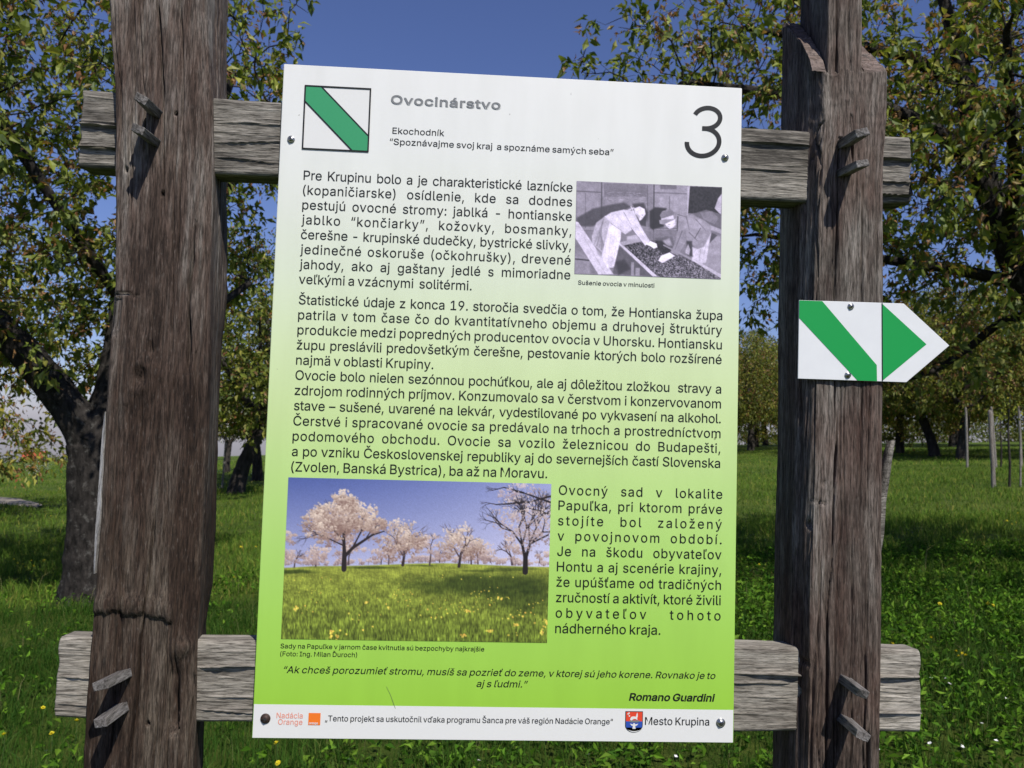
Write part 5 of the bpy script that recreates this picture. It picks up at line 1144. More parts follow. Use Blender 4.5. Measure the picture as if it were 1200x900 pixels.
    cv.poly([(320, 370), (400, 425), (398, 480), (380, 560), (350, 680), (300, 690), (262, 610), (290, 500)], G(232), 5); cv.poly([(305, 600), (350, 620), (345, 690), (310, 690)], G(212), 4)
    cv.poly([(285, 330), (330, 300), (420, 280), (490, 290), (540, 400), (600, 500), (570, 530), (530, 480), (480, 420), (430, 455), (380, 420), (320, 365)], G(212), 5); cv.poly([(300, 335), (420, 300), (480, 350), (400, 400)], G(224), 14, .7)
    cv.poly([(470, 395), (520, 385), (600, 500), (570, 535), (520, 480)], G(214), 5); cv.line((470, 410), (560, 525), 2, 2, G(110), .8)
    cv.poly([(570, 525), (605, 500), (650, 520), (655, 545), (630, 555), (600, 535)], G(240), 4)
    cv.poly([(490, 272), (530, 258), (565, 275), (572, 312), (545, 350), (530, 360), (520, 335), (500, 310)], G(228), 4); cv.line((470, 260), (492, 300), 4, 3, G(210), .9); cv.line((450, 285), (490, 268), 5, 4, G(206), .9); cv.poly([(505, 300), (535, 330), (525, 350), (508, 328)], G(170), 5, .7)
    # man in hat and jacket bending to the left
    cv.poly([(800, 310), (900, 320), (990, 355), (1035, 400), (1030, 470), (985, 540), (930, 556), (900, 520), (860, 490), (800, 600), (750, 580), (800, 470), (790, 400)], G(150), 5)
    cv.poly([(830, 340), (960, 350), (1020, 410), (930, 420), (850, 410)], G(172), 16, .7); cv.line((920, 480), (960, 410), 3, 3, G(82), .9); cv.line((800, 330), (795, 430), 5, 4, G(70), .8)
    cv.poly([(985, 540), (1035, 440), (1000, 650), (960, 660), (900, 640), (895, 540), (940, 556)], G(206), 5); cv.poly([(860, 500), (900, 500), (905, 610), (870, 600)], G(60), 7, .9); cv.poly([(850, 580), (872, 520), (888, 560), (880, 600)], G(190), 4, .8)
    cv.poly([(795, 440), (860, 420), (860, 500), (800, 602), (750, 580), (780, 520)], G(142), 5)
    cv.poly([(742, 580), (780, 605), (720, 640), (690, 655), (660, 640), (680, 605)], G(240), 4)
    cv.poly([(690, 290), (745, 275), (775, 300), (770, 345), (690, 360), (672, 320)], G(126), 4); cv.poly([(680, 345), (768, 318), (772, 345), (690, 366)], G(218), 4, .9); cv.poly([(668, 355), (690, 350), (780, 345), (770, 365), (700, 385), (672, 380)], G(150), 4)
    cv.poly([(710, 380), (785, 345), (785, 385), (765, 408), (740, 415), (722, 400)], G(232), 4)
    # cloth folds, collar, faces and hat band, then film grain
    for (p, q, w, v) in [((330, 380), (420, 440), 3, 160), ((420, 300), (470, 390), 3, 150), ((360, 310), (440, 400), 4, 206), ((520, 400), (585, 500), 3, 236), ((300, 480), (285, 600), 3, 200), ((330, 440), (310, 640), 3, 210), ((370, 480), (345, 660), 3, 214), ((860, 330), (880, 420), 4, 108), ((930, 350), (1000, 430), 4, 112), ((880, 440), (940, 500), 4, 100), ((830, 430), (780, 560), 4, 96), ((850, 450), (800, 570), 3, 150), ((960, 560), (950, 650), 4, 170), ((1000, 520), (975, 640), 3, 176), ((800, 315), (860, 330), 3, 84), ((700, 292), (750, 282), 3, 160), ((735, 385), (748, 384), 3, 110), ((728, 398), (740, 402), 2, 130), ((548, 320), (556, 318), 3, 140), ((545, 336), (553, 338), 2, 150), ((785, 352), (778, 380), 3, 140), ((500, 285), (520, 300), 2, 190), ((530, 268), (545, 300), 2, 200)]:
        cv.line(p, q, w, w * .5, G(v), .75)
    cv.img = 142 + (cv.img - 134) * 1.10
    cv.img = cv.img * (1 + .10 * fbm(X / 34, Y / 34, 13, 3) + .05 * vnoise(X / 3.2, Y / 3.2, 14))[..., None]
    cv.img = cv.img * (1 + .06 * vnoise(X / 6, Y / 6, 8) + .03 * vnoise(X / 20, Y / 20, 9))[..., None]
    return cv.to_object("photograph_print", [(446.4, 158.3), (670.8, 157.4), (670.9, 300.3), (446.6, 301.0)], board, Y1)
pp = drying_picture(); pp["label"] = "old monochrome photograph of two people drying fruit"

# ------------------------------------------------------------------ arrow-shaped trail sign on the right post
arrow = empty("trail_arrow_sign", (0.55, -.0205, 1.705))
tag(arrow, "small white arrow shaped trail sign with green stripe and triangle on the right post", "sign")
def plate():
    pts = [(.4348, 1.764), (.5965, 1.765), (.6675, 1.7035), (.6005, 1.6455), (.434, 1.6455)]
    bm = bmesh.new()
    f = bm.faces.new([bm.verts.new((x - .55, 0, z - 1.705)) for x, z in pts])
    ex = bmesh.ops.extrude_face_region(bm, geom=[f])
    for v in ex["geom"]:
        if isinstance(v, bmesh.types.BMVert): v.co.y += .0022
    bmesh.ops.recalc_face_normals(bm, faces=bm.faces[:])
    bmesh.ops.bevel(bm, geom=bm.edges[:], offset=.0004, segments=1, affect='EDGES')
    me = bpy.data.meshes.new("plate"); bm.to_mesh(me); bm.free()
    add("plate", me, M_ALU, arrow)
    def flat(name, q, y=-.0004):
        me = mesh_from(name, [(x - .55, y, z - 1.705) for x, z in q], [tuple(range(len(q)))])
        if me.polygons[0].normal.y > 0: me.flip_normals()
        return add(name, me, M_GREEN2, arrow)
    flat("stripe", [(.4350, 1.7636), (.4700, 1.7638), (.5545, 1.670), (.5550, 1.6459), (.5250, 1.6458), (.4348, 1.737)])
    flat("triangle", [(.5628, 1.7632), (.6315, 1.7042), (.5635, 1.6468)])
    me = mesh_from("edge_line", [(x - .55, -.0006, z - 1.705) for x, z in [(.5618, 1.7645), (.5632, 1.7645), (.5640, 1.6460), (.5626, 1.6460)]], [(0, 1, 2, 3)])
    if me.polygons[0].normal.y > 0: me.flip_normals()
    add("edge_line", me, M_INK, arrow)
    screw(arrow, .514 - .55, -.0006, 1.7575 - 1.705, False, .75, .4)
    screw(arrow, .510 - .55, -.0006, 1.6535 - 1.705, False, .75, .9)
plate()
# ------------------------------------------------------------------ trees
def resample(path, step):
    P = np.array(path, float); out = [P[0]]
    for k in range(len(P) - 1):
        n = max(1, int(round(np.linalg.norm(P[k + 1, :3] - P[k, :3]) / step)))
        for i in range(1, n + 1):
            out.append(P[k] + (P[k + 1] - P[k]) * i / n)
    out = np.array(out)
    if len(out) > 4:                                    # take the corners off
        for _ in range(3):
            out[1:-1, :3] = .5 * out[1:-1, :3] + .25 * (out[:-2, :3] + out[2:, :3])
    return out

def grow(limbs, envs, n_att, seed, D=.16, di=1.6, dk=.34, droop=0.0, cut=None, maxn=9000):
    """branching skeleton: grows from hand-laid limbs towards points scattered in the crown"""
    rng = np.random.RandomState(seed)
    pos, par, rad = [], [], []
    for path in limbs:
        R = resample(path, D)
        start = 0; p = -1
        if pos:
            A = np.array(pos); j = int(np.argmin(((A - R[0, :3]) ** 2).sum(1))); p = j; start = 1
        for k in range(start, len(R)):
            pos.append(R[k, :3]); par.append(p); rad.append(R[k, 3]); p = len(pos) - 1
    att = []
    vol = np.array([np.prod(e[1]) for e in envs]); pr = vol / vol.sum()
    while len(att) < n_att:
        k = rng.choice(len(envs), p=pr)
        v = rng.randn(3); v /= np.linalg.norm(v); v *= rng.rand() ** .40
        q = np.array(envs[k][0]) + v * np.array(envs[k][1])
        if cut is not None and not cut(q): continue
        att.append(q)
    att = np.array(att)
    npos = np.array(pos)
    dist = np.full(len(att), 1e9); near = np.zeros(len(att), int)
    def upd(idx):
        B = npos[idx]
        for s in range(0, len(B), 400):
            d = np.linalg.norm(att[:, None] - B[None, s:s + 400], axis=2)
            m = d.argmin(1); dm = d[np.arange(len(att)), m]
            u = dm < dist; dist[u] = dm[u]; near[u] = np.asarray(idx)[s + m[u]]
    upd(np.arange(len(npos)))
    nch = {}
    for it in range(160):
        act = dist < di if it > 12 else dist < 4 * di
        if not act.any() or len(npos) > maxn: break
        dirs = np.zeros((len(npos), 3)); v = att[act] - npos[near[act]]; v /= np.linalg.norm(v, axis=1, keepdims=True) + 1e-9
        np.add.at(dirs, near[act], v)
        src = np.where(np.linalg.norm(dirs, axis=1) > 1e-6)[0]
        new = []; np_ = []
        for s_ in src:
            if nch.get(s_, 0) >= 3: continue
            d = dirs[s_] / np.linalg.norm(dirs[s_]) + rng.randn(3) * .22 + np.array([0, 0, -droop])
            d /= np.linalg.norm(d)
            new.append(npos[s_] + d * D); np_.append(s_); nch[s_] = nch.get(s_, 0) + 1
        if not new: break
        k0 = len(npos); npos = np.vstack([npos, new]); par += np_; rad += [0.0] * len(new)
        upd(np.arange(k0, len(npos)))
        keep = dist > dk
        att, dist, near = att[keep], dist[keep], near[keep]
        if len(att) == 0: break
    N = len(npos); par = np.array(par); rad = np.array(rad)
    kids = [[] for _ in range(N)]
    for i in range(N):
        if par[i] >= 0: kids[par[i]].append(i)
    # pipe model (children always come after their parents)
    acc = np.zeros(N); pr_ = np.zeros(N); e = 2.35; tip = .0042
    for i in range(N - 1, -1, -1):
        pr_[i] = (acc[i] if acc[i] > 0 else tip ** e) ** (1 / e)
        if par[i] >= 0: acc[par[i]] += pr_[i] ** e
    rad = np.where(rad > 0, np.maximum(rad, np.minimum(pr_, rad * 1.25)), pr_)
    return npos, par, rad, kids

def tubes(pos, par, rad, kids, seed, rough=0.0, min_r=0.0, sides=None):
    """skin the skeleton: one tube per chain of main children"""
    V = []; Q = []; nv = 0
    starts = [i for i in range(len(pos)) if par[i] < 0]
    stack = [(s, None) for s in starts]
    while stack:
        s, before = stack.pop()
        ch = [] if before is None else [before]
        i = s
        while True:
            ch.append(i)
            ks = kids[i]
            if not ks: break
            m = max(ks, key=lambda q: rad[q])
            for q in ks:
                if q != m: stack.append((q, i))
            i = m
        if len(ch) < 2: continue
        P = pos[ch]; r = rad[ch].copy()
        if before is not None: r[0] = min(r[0], r[1] * 1.3)
        if r.max() < min_r: continue
        r[-1] *= .55
        ns = 26 if r.max() > .11 else 12 if r.max() > .045 else 7 if r.max() > .018 else 4 if r.max() > .007 else 3
        if sides: ns = min(ns, sides)
        if r.max() > .06 and rough > 0:             # fine rings for visible bark
            L = np.concatenate([[0], np.cumsum(np.linalg.norm(np.diff(P, axis=0), axis=1))])
            t = np.linspace(0, L[-1], max(len(P), int(L[-1] / .035)))
            P = np.stack([np.interp(t, L, P[:, k]) for k in range(3)], -1); r = np.interp(t, L, r)
        T = np.gradient(P, axis=0); T /= np.linalg.norm(T, axis=1, keepdims=True) + 1e-9
        ref = np.array([1.0, 0, 0]) if abs(T[0, 0]) < .8 else np.array([0, 1.0, 0])
        U = np.cross(T, ref); U /= np.linalg.norm(U, axis=1, keepdims=True) + 1e-9
        W = np.cross(T, U)
        a = np.arange(ns) / ns * 2 * np.pi
        rr = np.repeat(r[:, None], ns, 1)
        if rough > 0 and r.max() > .03:
            z = np.arange(len(P))[:, None] * .035
            d = .55 * vnoise(np.cos(a)[None] * 3.1 + z * 1.1 + 50, np.sin(a)[None] * 3.1 + z * 1.6 + 50, seed) + .45 * vnoise(np.cos(a)[None] * 7 + 90, np.sin(a)[None] * 7 + z * 7, seed + 2) + .35 * vnoise(np.cos(a)[None] * 13 + 90, np.sin(a)[None] * 13 + z * 16, seed + 4)
            rr = rr * (1 + rough * d)
        ring = P[:, None] + U[:, None] * (np.cos(a)[None] * rr)[..., None] + W[:, None] * (np.sin(a)[None] * rr)[..., None]
        n = len(P); V.append(ring.reshape(-1, 3))
        i_, j_ = np.meshgrid(np.arange(n - 1), np.arange(ns), indexing='ij')
        Q.append(np.stack([i_ * ns + j_, i_ * ns + (j_ + 1) % ns, (i_ + 1) * ns + (j_ + 1) % ns, (i_ + 1) * ns + j_], -1).reshape(-1, 4) + nv)
        nv += n * ns
    return np.vstack(V), np.vstack(Q)

GREENS = np.array([(.085, .120, .022), (.120, .155, .028), (.165, .195, .036), (.055, .085, .018), (.21, .215, .05), (.10, .125, .03)])
ORANGES = np.array([(.26, .125, .045), (.31, .17, .065), (.20, .095, .04), (.28, .21, .07), (.36, .22, .12)])

def leaves(centers, dirs, per, size, rng, spread=.10, orange=.2, simple=False, tone=(1, 1, 1), hang=.55):
    """clusters of folded leaves round spur tips"""
    n = len(centers) * per
    C = np.repeat(centers, per, 0); Dv = np.repeat(dirs, per, 0)
    clus = np.repeat(rng.rand(len(centers)), per)
    ax = rng.randn(n, 3) * .75 + Dv * .7; ax[:, 2] -= hang
    ax /= np.linalg.norm(ax, axis=1, keepdims=True)
    C = C + rng.randn(n, 3) * spread * .5 + ax * spread * .3
    sd = np.cross(ax, rng.randn(n, 3) * .6 + np.array([0, 0, 1.0])); sd /= np.linalg.norm(sd, axis=1, keepdims=True) + 1e-9
    nr = np.cross(sd, ax)
    isor = rng.rand(n) < orange * (.3 + 1.6 * (clus > .45))
    L = size * rng.uniform(.45, 1.4, n) * np.where(isor, .62, 1); Wd = L * rng.uniform(.40, .55, n)
    L = L[:, None]; Wd = Wd[:, None]
    base = C; tip = C + ax * L - nr * L * rng.uniform(.05, .30, (n, 1))
    mid = C + ax * L * .48; l = mid + sd * Wd * .5 + nr * Wd * .22; r = mid - sd * Wd * .5 + nr * Wd * .22
    colr = GREENS[rng.randint(0, len(GREENS), n)] * np.array([1.24, 1.2, 1.05]) * (1.0 + .5 * clus[:, None]) * rng.uniform(.85, 1.15, (n, 1))
    colr = np.where(isor[:, None], ORANGES[rng.randint(0, len(ORANGES), n)], colr) * np.array(tone)
    if simple:
        V = np.stack([base, r, tip, l], 1).reshape(-1, 3); k = np.arange(n)[:, None] * 4
        Q = np.concatenate([k + [0, 1, 2], k + [0, 2, 3]]); cc = np.repeat(colr, 4, 0)
    else:
        V = np.stack([base, r, tip, l, mid], 1).reshape(-1, 3); k = np.arange(n)[:, None] * 5
        Q = np.concatenate([k + [0, 1, 4], k + [0, 4, 3], k + [4, 1, 2], k + [3, 4, 2]]); cc = np.repeat(colr, 5, 0)
    return V, Q, cc

def make_tree(name, limbs, envs, n_att, seed, per=6, size=.085, frac=.8, bark=None, D=.16, di=1.6, dk=.34, spurs=1, orange=.2, simple=False, rough=.2, thin=.011, spur_len=.14, tone=(1, 1, 1), droop=0.0, cut=None, spread=.10, sides=None, leafcut=None, maxn=9000):
    root = empty(name)
    rng = np.random.RandomState(seed + 100)
    pos, par, rad, kids = grow(limbs, envs, n_att, seed, D, di, dk, droop, cut, maxn)
    # spurs: short bare shoots off every thin branch, leaves cluster at their tips
    cand = np.where((rad < thin) & (par >= 0))[0]
    sp, sq, sd = [], [], []
    for _ in range(spurs):
        c = cand[rng.rand(len(cand)) < frac]
        t = pos[c] - pos[par[c]]; t /= np.linalg.norm(t, axis=1, keepdims=True) + 1e-9
        d = t * .5 + rng.randn(len(c), 3) * .6; d[:, 2] += .1; d /= np.linalg.norm(d, axis=1, keepdims=True)
        ln = spur_len * rng.uniform(.3, 1.3, (len(c), 1))
        sp.append(pos[c]); sq.append(pos[c] + d * ln); sd.append(d)
    sp = np.vstack(sp); sq = np.vstack(sq); sd = np.vstack(sd)
    V, Q = tubes(pos, par, rad, kids, seed, rough, sides=sides)
    # spur sticks: 3-sided
    n = len(sp); u = np.cross(sd, [0.3, .2, 1.0]); u /= np.linalg.norm(u, axis=1, keepdims=True); w = np.cross(sd, u); r = .0028 if not simple else .004
    rings = []
    for base, rr in ((sp, r), (sq, r * .7)):
        for a in (0, 2.094, 4.189): rings.append(base + u * rr * math.cos(a) + w * rr * math.sin(a))
    SV = np.stack(rings, 1).reshape(-1, 3); k = np.arange(n)[:, None] * 6 + len(V)
    SQ = np.concatenate([k + [0, 1, 4, 3], k + [1, 2, 5, 4], k + [2, 0, 3, 5]])
    me = quads_np("trunk", np.vstack([V, SV]), np.vstack([Q, SQ]), smooth=True)
    add("trunk", me, bark or M_BARK, root)
    if leafcut is not None:
        kp = np.array([leafcut(q) for q in sq]); sq, sd = sq[kp], sd[kp]
    print('TREE', name, 'nodes', len(pos), 'thin', len(cand), 'spurs', len(sq), 'leaves', len(sq) * per)
    LV, LQ, LC = leaves(sq, sd, per, size, rng, spread, orange, simple, tone)
    crown = add("crown", quads_np("crown", LV, LQ, colors=LC), M_LEAF, root)
    return root

def put(o, x, y, rz=0, s=1.0, dz=0.0):
    o.location = (x, y, float(gz(x, y)) + dz); o.rotation_euler = (0, 0, rz); o.scale = (s, s, s); return o

# the near cherry at left: forked trunk
lx, ly = -3.71, 6.86
limbs_l = [
    [(.06, 0, -.25, .29), (.05, 0, .02, .255), (.06, 0, .18, .232), (.07, .0, .7, .22), (.05, 0, 1.15, .215), (.03, 0, 1.55, .215)],
    [(.03, 0, 1.55, .21), (.13, .05, 1.85, .155), (.17, .10, 2.4, .135), (.20, .15, 3.1, .12), (.50, .3, 3.8, .10), (.75, .5, 4.6, .075), (1.0, .6, 5.5, .045)],
    [(.03, 0, 1.55, .20), (-.22, -.12, 1.95, .155), (-.50, -.28, 2.35, .145), (-.85, -.5, 2.75, .13), (-1.35, -.7, 3.3, .11), (-1.9, -.8, 4.1, .08), (-2.4, -.9, 5.0, .05)],
    [(-.85, -.5, 2.75, .06), (-1.3, -.9, 2.72, .05), (-1.9, -1.2, 2.8, .04), (-2.6, -1.3, 2.7, .025)],
    [(.20, .15, 3.1, .07), (.85, -.1, 3.5, .055), (1.35, -.3, 4.1, .045), (1.8, -.4, 4.6, .03)],
    [(.20, .12, 2.9, .06), (-.1, -.3, 3.5, .055), (-.55, -.7, 4.3, .05), (-.9, -1.0, 4.9, .035)],
    [(.18, .10, 2.45, .05), (.8, .5, 2.8, .045), (1.2, .9, 3.3, .035)],
]
def cut_l(q):                                  # keep the gap of open sky to the right of the tree
    return q[0] < 1.15 + .36 * (q[2] - 3.2)  and q[2] > 1.95 - .18 * (q[0] + 1)
t = make_tree("cherry_tree", limbs_l, [((-.9, .2, 4.6), (3.1, 2.9, 2.7)), ((-1.7, -.2, 3.3), (2.0, 2.0, 1.5)), ((1.2, .0, 5.0), (1.2, 1.6, 1.5)), ((-1.9, -2.0, 4.3), (2.3, 1.5, 1.5))], 4300, 3, per=11, size=.105, spurs=2, frac=.52, spread=.07, D=.14, di=1.5, dk=.26, orange=.30, cut=cut_l, rough=.17)
put(t, lx, ly)
tag(t, "near cherry tree with a thick forked lichen spotted trunk beside the left post", "tree")

# the near cherry at right: trunk outside the frame, limbs reaching over the right post
rx, ry = 6.35, 6.7
limbs_r = [
    [(.1, 0, -.25, .30), (.05, 0, .1, .25), (0, 0, .8, .21), (-.1, -.05, 1.5, .20), (-.45, -.15, 2.15, .19)],
    [(-.45, -.15, 2.15, .17), (-1.0, -.3, 2.86, .14), (-1.22, -.3, 3.36, .13), (-1.36, -.3, 3.75, .12), (-1.55, -.3, 4.6, .095), (-1.75, -.3, 5.5, .06), (-1.9, -.2, 6.2, .035)],
    [(-1.38, -.3, 3.8, .10), (-1.8, -.4, 4.25, .075), (-2.5, -.4, 4.55, .062), (-3.4, -.3, 4.65, .048), (-4.4, -.2, 4.75, .03)],
    [(-1.6, -.3, 4.8, .07), (-2.1, -.2, 5.15, .06), (-2.8, -.1, 5.3, .045), (-3.7, .1, 5.5, .03)],
    [(-1.0, -.3, 2.86, .075), (-1.5, 0, 3.05, .055), (-2.1, .2, 3.15, .045), (-2.8, .4, 3.35, .032), (-3.4, .5, 3.45, .02)],
    [(-.75, -.22, 2.55, .055), (-.92, .1, 2.62, .045), (-1.15, .25, 2.33, .040), (-1.5, .3, 2.05, .032), (-1.85, .3, 1.92, .024), (-2.3, .4, 1.9, .014)],
    [(-1.2, -.3, 3.3, .08), (-1.5, -.9, 3.7, .06), (-1.9, -1.4, 4.2, .045), (-2.2, -1.8, 4.6, .03)],
    [(-.45, -.15, 2.15, .14), (.3, .2, 2.9, .12), (.8, .4, 3.7, .10), (1.2, .4, 4.7, .07)],
]
def cut_r(q):
    return q[0] > -5.55 - .10 * (q[2] - 4) and q[2] > 1.75 + .10 * abs(q[0] + 1.9)
t = make_tree("cherry_tree", limbs_r, [((-2.0, .2, 4.5), (3.0, 2.6, 2.5)), ((-4.0, .0, 4.7), (1.6, 1.5, 1.2)), ((.8, .2, 4.6), (2.4, 2.6, 2.2)), ((-1.9, -.3, 3.1), (2.0, 1.8, 1.3)), ((-1.0, -2.2, 3.9), (2.5, 1.5, 1.3))], 4900, 8, per=11, size=.105, spurs=2, frac=.52, spread=.07, D=.14, di=1.5, dk=.26, orange=.34, cut=cut_r, rough=.17)
put(t, rx, ry)
tag(t, "near cherry tree reaching dark limbs and orange tipped leaves over the right post", "tree")

# orchard trees further off: three moulds, copied
def orchard_mould(seed, lean, tone, orange, h=1.0, low=0.0):
    rng = random.Random(seed)
    limbs = [[(0, 0, -.3, .24), (0, 0, .05, .20), (.3 * lean, 0, .9, .165), (.75 * lean, .05, 1.7, .15)]]
    for k in range(5):
        a = k * 1.257 + rng.uniform(-.3, .3); x, y = .75 * lean, .05
        limbs.append([(x, y, 1.7, .09), (x + .6 * math.cos(a), y + .6 * math.sin(a), 2.3, .075), (x + 1.3 * math.cos(a), y + 1.3 * math.sin(a), 3.0 + .5 * (k % 2), .05), (x + 1.9 * math.cos(a), y + 1.9 * math.sin(a), 3.8 + .9 * (k % 2), .03)])
    limbs.append([(.75 * lean, .05, 1.7, .11), (.75 * lean + .1, 0, 2.8, .085), (.75 * lean - .1, .2, 4.2, .05)])
    return make_tree("orchard_tree", limbs, [((.4 * lean, 0, 3.9 * h), (3.5, 3.5, 2.6 * h)), ((.4 * lean, 0, 2.5 - low), (3.5, 3.5, 1.15))], 1700, seed, per=11, size=.15, spurs=2, frac=.7, bark=M_BARK_FAR, D=.22, di=2.2, dk=.42, orange=orange, simple=True, rough=.12, thin=.013, spur_len=.24, tone=tone, spread=.16, sides=10, maxn=5000)
mould_a = orchard_mould(21, .8, (.95, .92, .9), .16)
mould_b = orchard_mould(22, -.3, (1.0, .92, .9), .24)
mould_c = orchard_mould(23, .2, (1.2, 1.05, .95), .30, 1.0, .9)
used = set()
def orchard(mould, x, y, rz, s, label, group="orchard trees in the meadow"):
    o = mould if mould.name not in used else copy_tree(mould)
    used.add(mould.name)
    put(o, x, y, rz, s); tag(o, label, "tree", group); return o
orchard(mould_a, -6.35, 21.4, 0.0, 1.15, "leaning dark trunked tree standing in the gap between the left post and the board")
orchard(mould_b, -7.3, 27.5, 1.2, .95, "thinner tree just behind the leaning tree between left post and board")
orchard(mould_c, -11.4, 15.2, .4, 1.05, "yellowish green tree drooping low at the left edge beyond the forked trunk", "orchard trees in the meadow")
orchard(mould_b, 20.1, 31.0, 2.0, 1.15, "foremost tree of the dark row right of the right post, below the arrow sign")
orchard(mould_a, 20.9, 34.2, 2.2, 1.2, "second tree of the dark row right of the right post, touching the foremost one")
orchard(mould_c, 21.6, 38.5, 4.1, 1.15, "third tree of the dark row right of the right post")
orchard(mould_b, 22.6, 46.5, 5.0, 1.0, "fourth tree of the dark row, small in the gap right of the post")
orchard(mould_a, 24.5, 56, 3.0, 1.0, "farthest tree of the dark row, on the skyline right of the post")
orchard(mould_c, 24.6, 30, .7, 1.15, "tree at the right edge behind the staked saplings, trunk tilted")
orchard(mould_a, 27.6, 37, 5.4, 1.15, "tree at the right behind the thin stakes, second from the picture's edge")
orchard(mould_b, 29.5, 47, 3.4, 1.0, "pale far tree low on the skyline at the right edge")
orchard(mould_c, 19.8, 54, 1.0, 1.2, "tree with a short trunk in the gap between board and right post")
orchard(mould_b, 17.0, 47, 4.4, 1.15, "bushy crowned tree left in the gap between board and right post")
orchard(mould_a, 23.5, 62, 4.0, 1.25, "hazy far crown closing the gap left of the right post")
orchard(mould_b, 33, 52, .5, 1.2, "far tree filling the row near the right edge, behind the tilted trunk")
orchard(mould_a, 36, 45, 1.7, 1.2, "tree of the second row nearest the right edge")
orchard(mould_c, 29.5, 60, 1.9, 1.25, "farthest bushy tree behind the three thin stakes")
orchard(mould_b, 14.2, 43, 2.6, 1.1, "tree at the board's right edge, behind the low stakes")
orchard(mould_a, 15.6, 58, 2.0, .9, "far tree on the skyline between board and right post")
orchard(mould_c, 3.0, 34, 3.0, 1.0, "tree standing in the meadow hidden behind the board")
orchard(mould_a, -2.0, 46, 1.0, 1.0, "farther tree in the meadow hidden behind the board")
orchard(mould_b, -17.5, 52, 1.0, .8, "distant tree on the skyline behind the left post")

# small white blossoming trees far off
def blossom_tree(seed):
    limbs = [[(0, 0, -.2, .14), (0, 0, .6, .12), (.1, 0, 1.1, .10)]] + [[(.1, 0, 1.1, .06), (.1 + .6 * math.cos(a), .6 * math.sin(a), 1.6, .045), (.1 + 1.0 * math.cos(a), math.sin(a), 2.2, .03)] for a in (0, 1.5, 3.1, 4.6)]
    r = make_tree("blossoming_tree", limbs, [((.1, 0, 2.1), (1.4, 1.4, 1.1))], 240, seed, per=8, size=.13, frac=.8, bark=M_BARK_FAR, D=.2, di=1.6, dk=.4, orange=0, simple=True, rough=.1, thin=.014, spur_len=.2, spread=.2, sides=8)
    cr = [c for c in r.children if c.name.startswith("crown")][0]
    col = cr.data.color_attributes["Col"]; n = len(col.data); rng = np.random.RandomState(seed)
    c4 = np.ones((n, 4), np.float32); base = np.repeat(np.where(rng.rand(n // 4, 1) < .62, np.array([[.62, .60, .56]]), np.array([[.10, .13, .04]])), 4, 0); c4[:len(base), :3] = base
    col.data.foreach_set("color", c4.ravel())
    return r
bt = blossom_tree(31)
put(bt, -15.2, 28.4, 0, .30); tag(bt, "small white blossoming tree below the red roof at the far left", "tree", "white blossoming trees")
b2 = copy_tree(bt); put(b2, -10.1, 33.5, 1.3, 1.1); tag(b2, "white blossoming tree peeping out right beside the left post", "tree", "white blossoming trees")

# hedge line and house on the far brow
def hedge():
    rng = np.random.RandomState(77); root = empty("far_hedge")
    n = 900; x = rng.uniform(-62, -29, n); y = 72 + rng.randn(n) * .5 - .05 * (x + 46)
    h = .45 + .3 * vnoise(x / 3, y * 0, 3)
    c = np.stack([x, y, gz(x, y) + h * rng.rand(n)], -1); d = rng.randn(n, 3); d /= np.linalg.norm(d, axis=1, keepdims=True)
    V, Q, C = leaves(c, d, 8, .22, rng, .35, .05, True, (.55, .6, .6))
    o = add("hedge", quads_np("hedge", V, Q, colors=C), M_LEAF)
    bpy.data.objects.remove(root)
    tag(o, "low dark hedge along the far brow of the meadow at left", "hedge")
hedge()
def skyline_hedge():
    rng = np.random.RandomState(78)
    n = 5200; x = rng.uniform(6, 66, n); y = 74 + rng.randn(n) * 1.6 - .25 * (x - 36)
    h = np.clip(2.3 + 1.5 * vnoise(x / 4.5, y * 0, 5) + .5 * vnoise(x / 1.3, y * 0, 6), .15, 4)
    c = np.stack([x, y, gz(x, y) + h * rng.rand(n) ** .8], -1); d = rng.randn(n, 3); d /= np.linalg.norm(d, axis=1, keepdims=True)
    V, Q, C = leaves(c, d, 8, .26, rng, .5, .12, True, (.75, .75, .75))
    tag(add("far_hedge", quads_np("far_hedge", V, Q, colors=C), M_LEAF), "long uneven hedge closing the skyline under the orchard crowns at right", "hedge")
skyline_hedge()
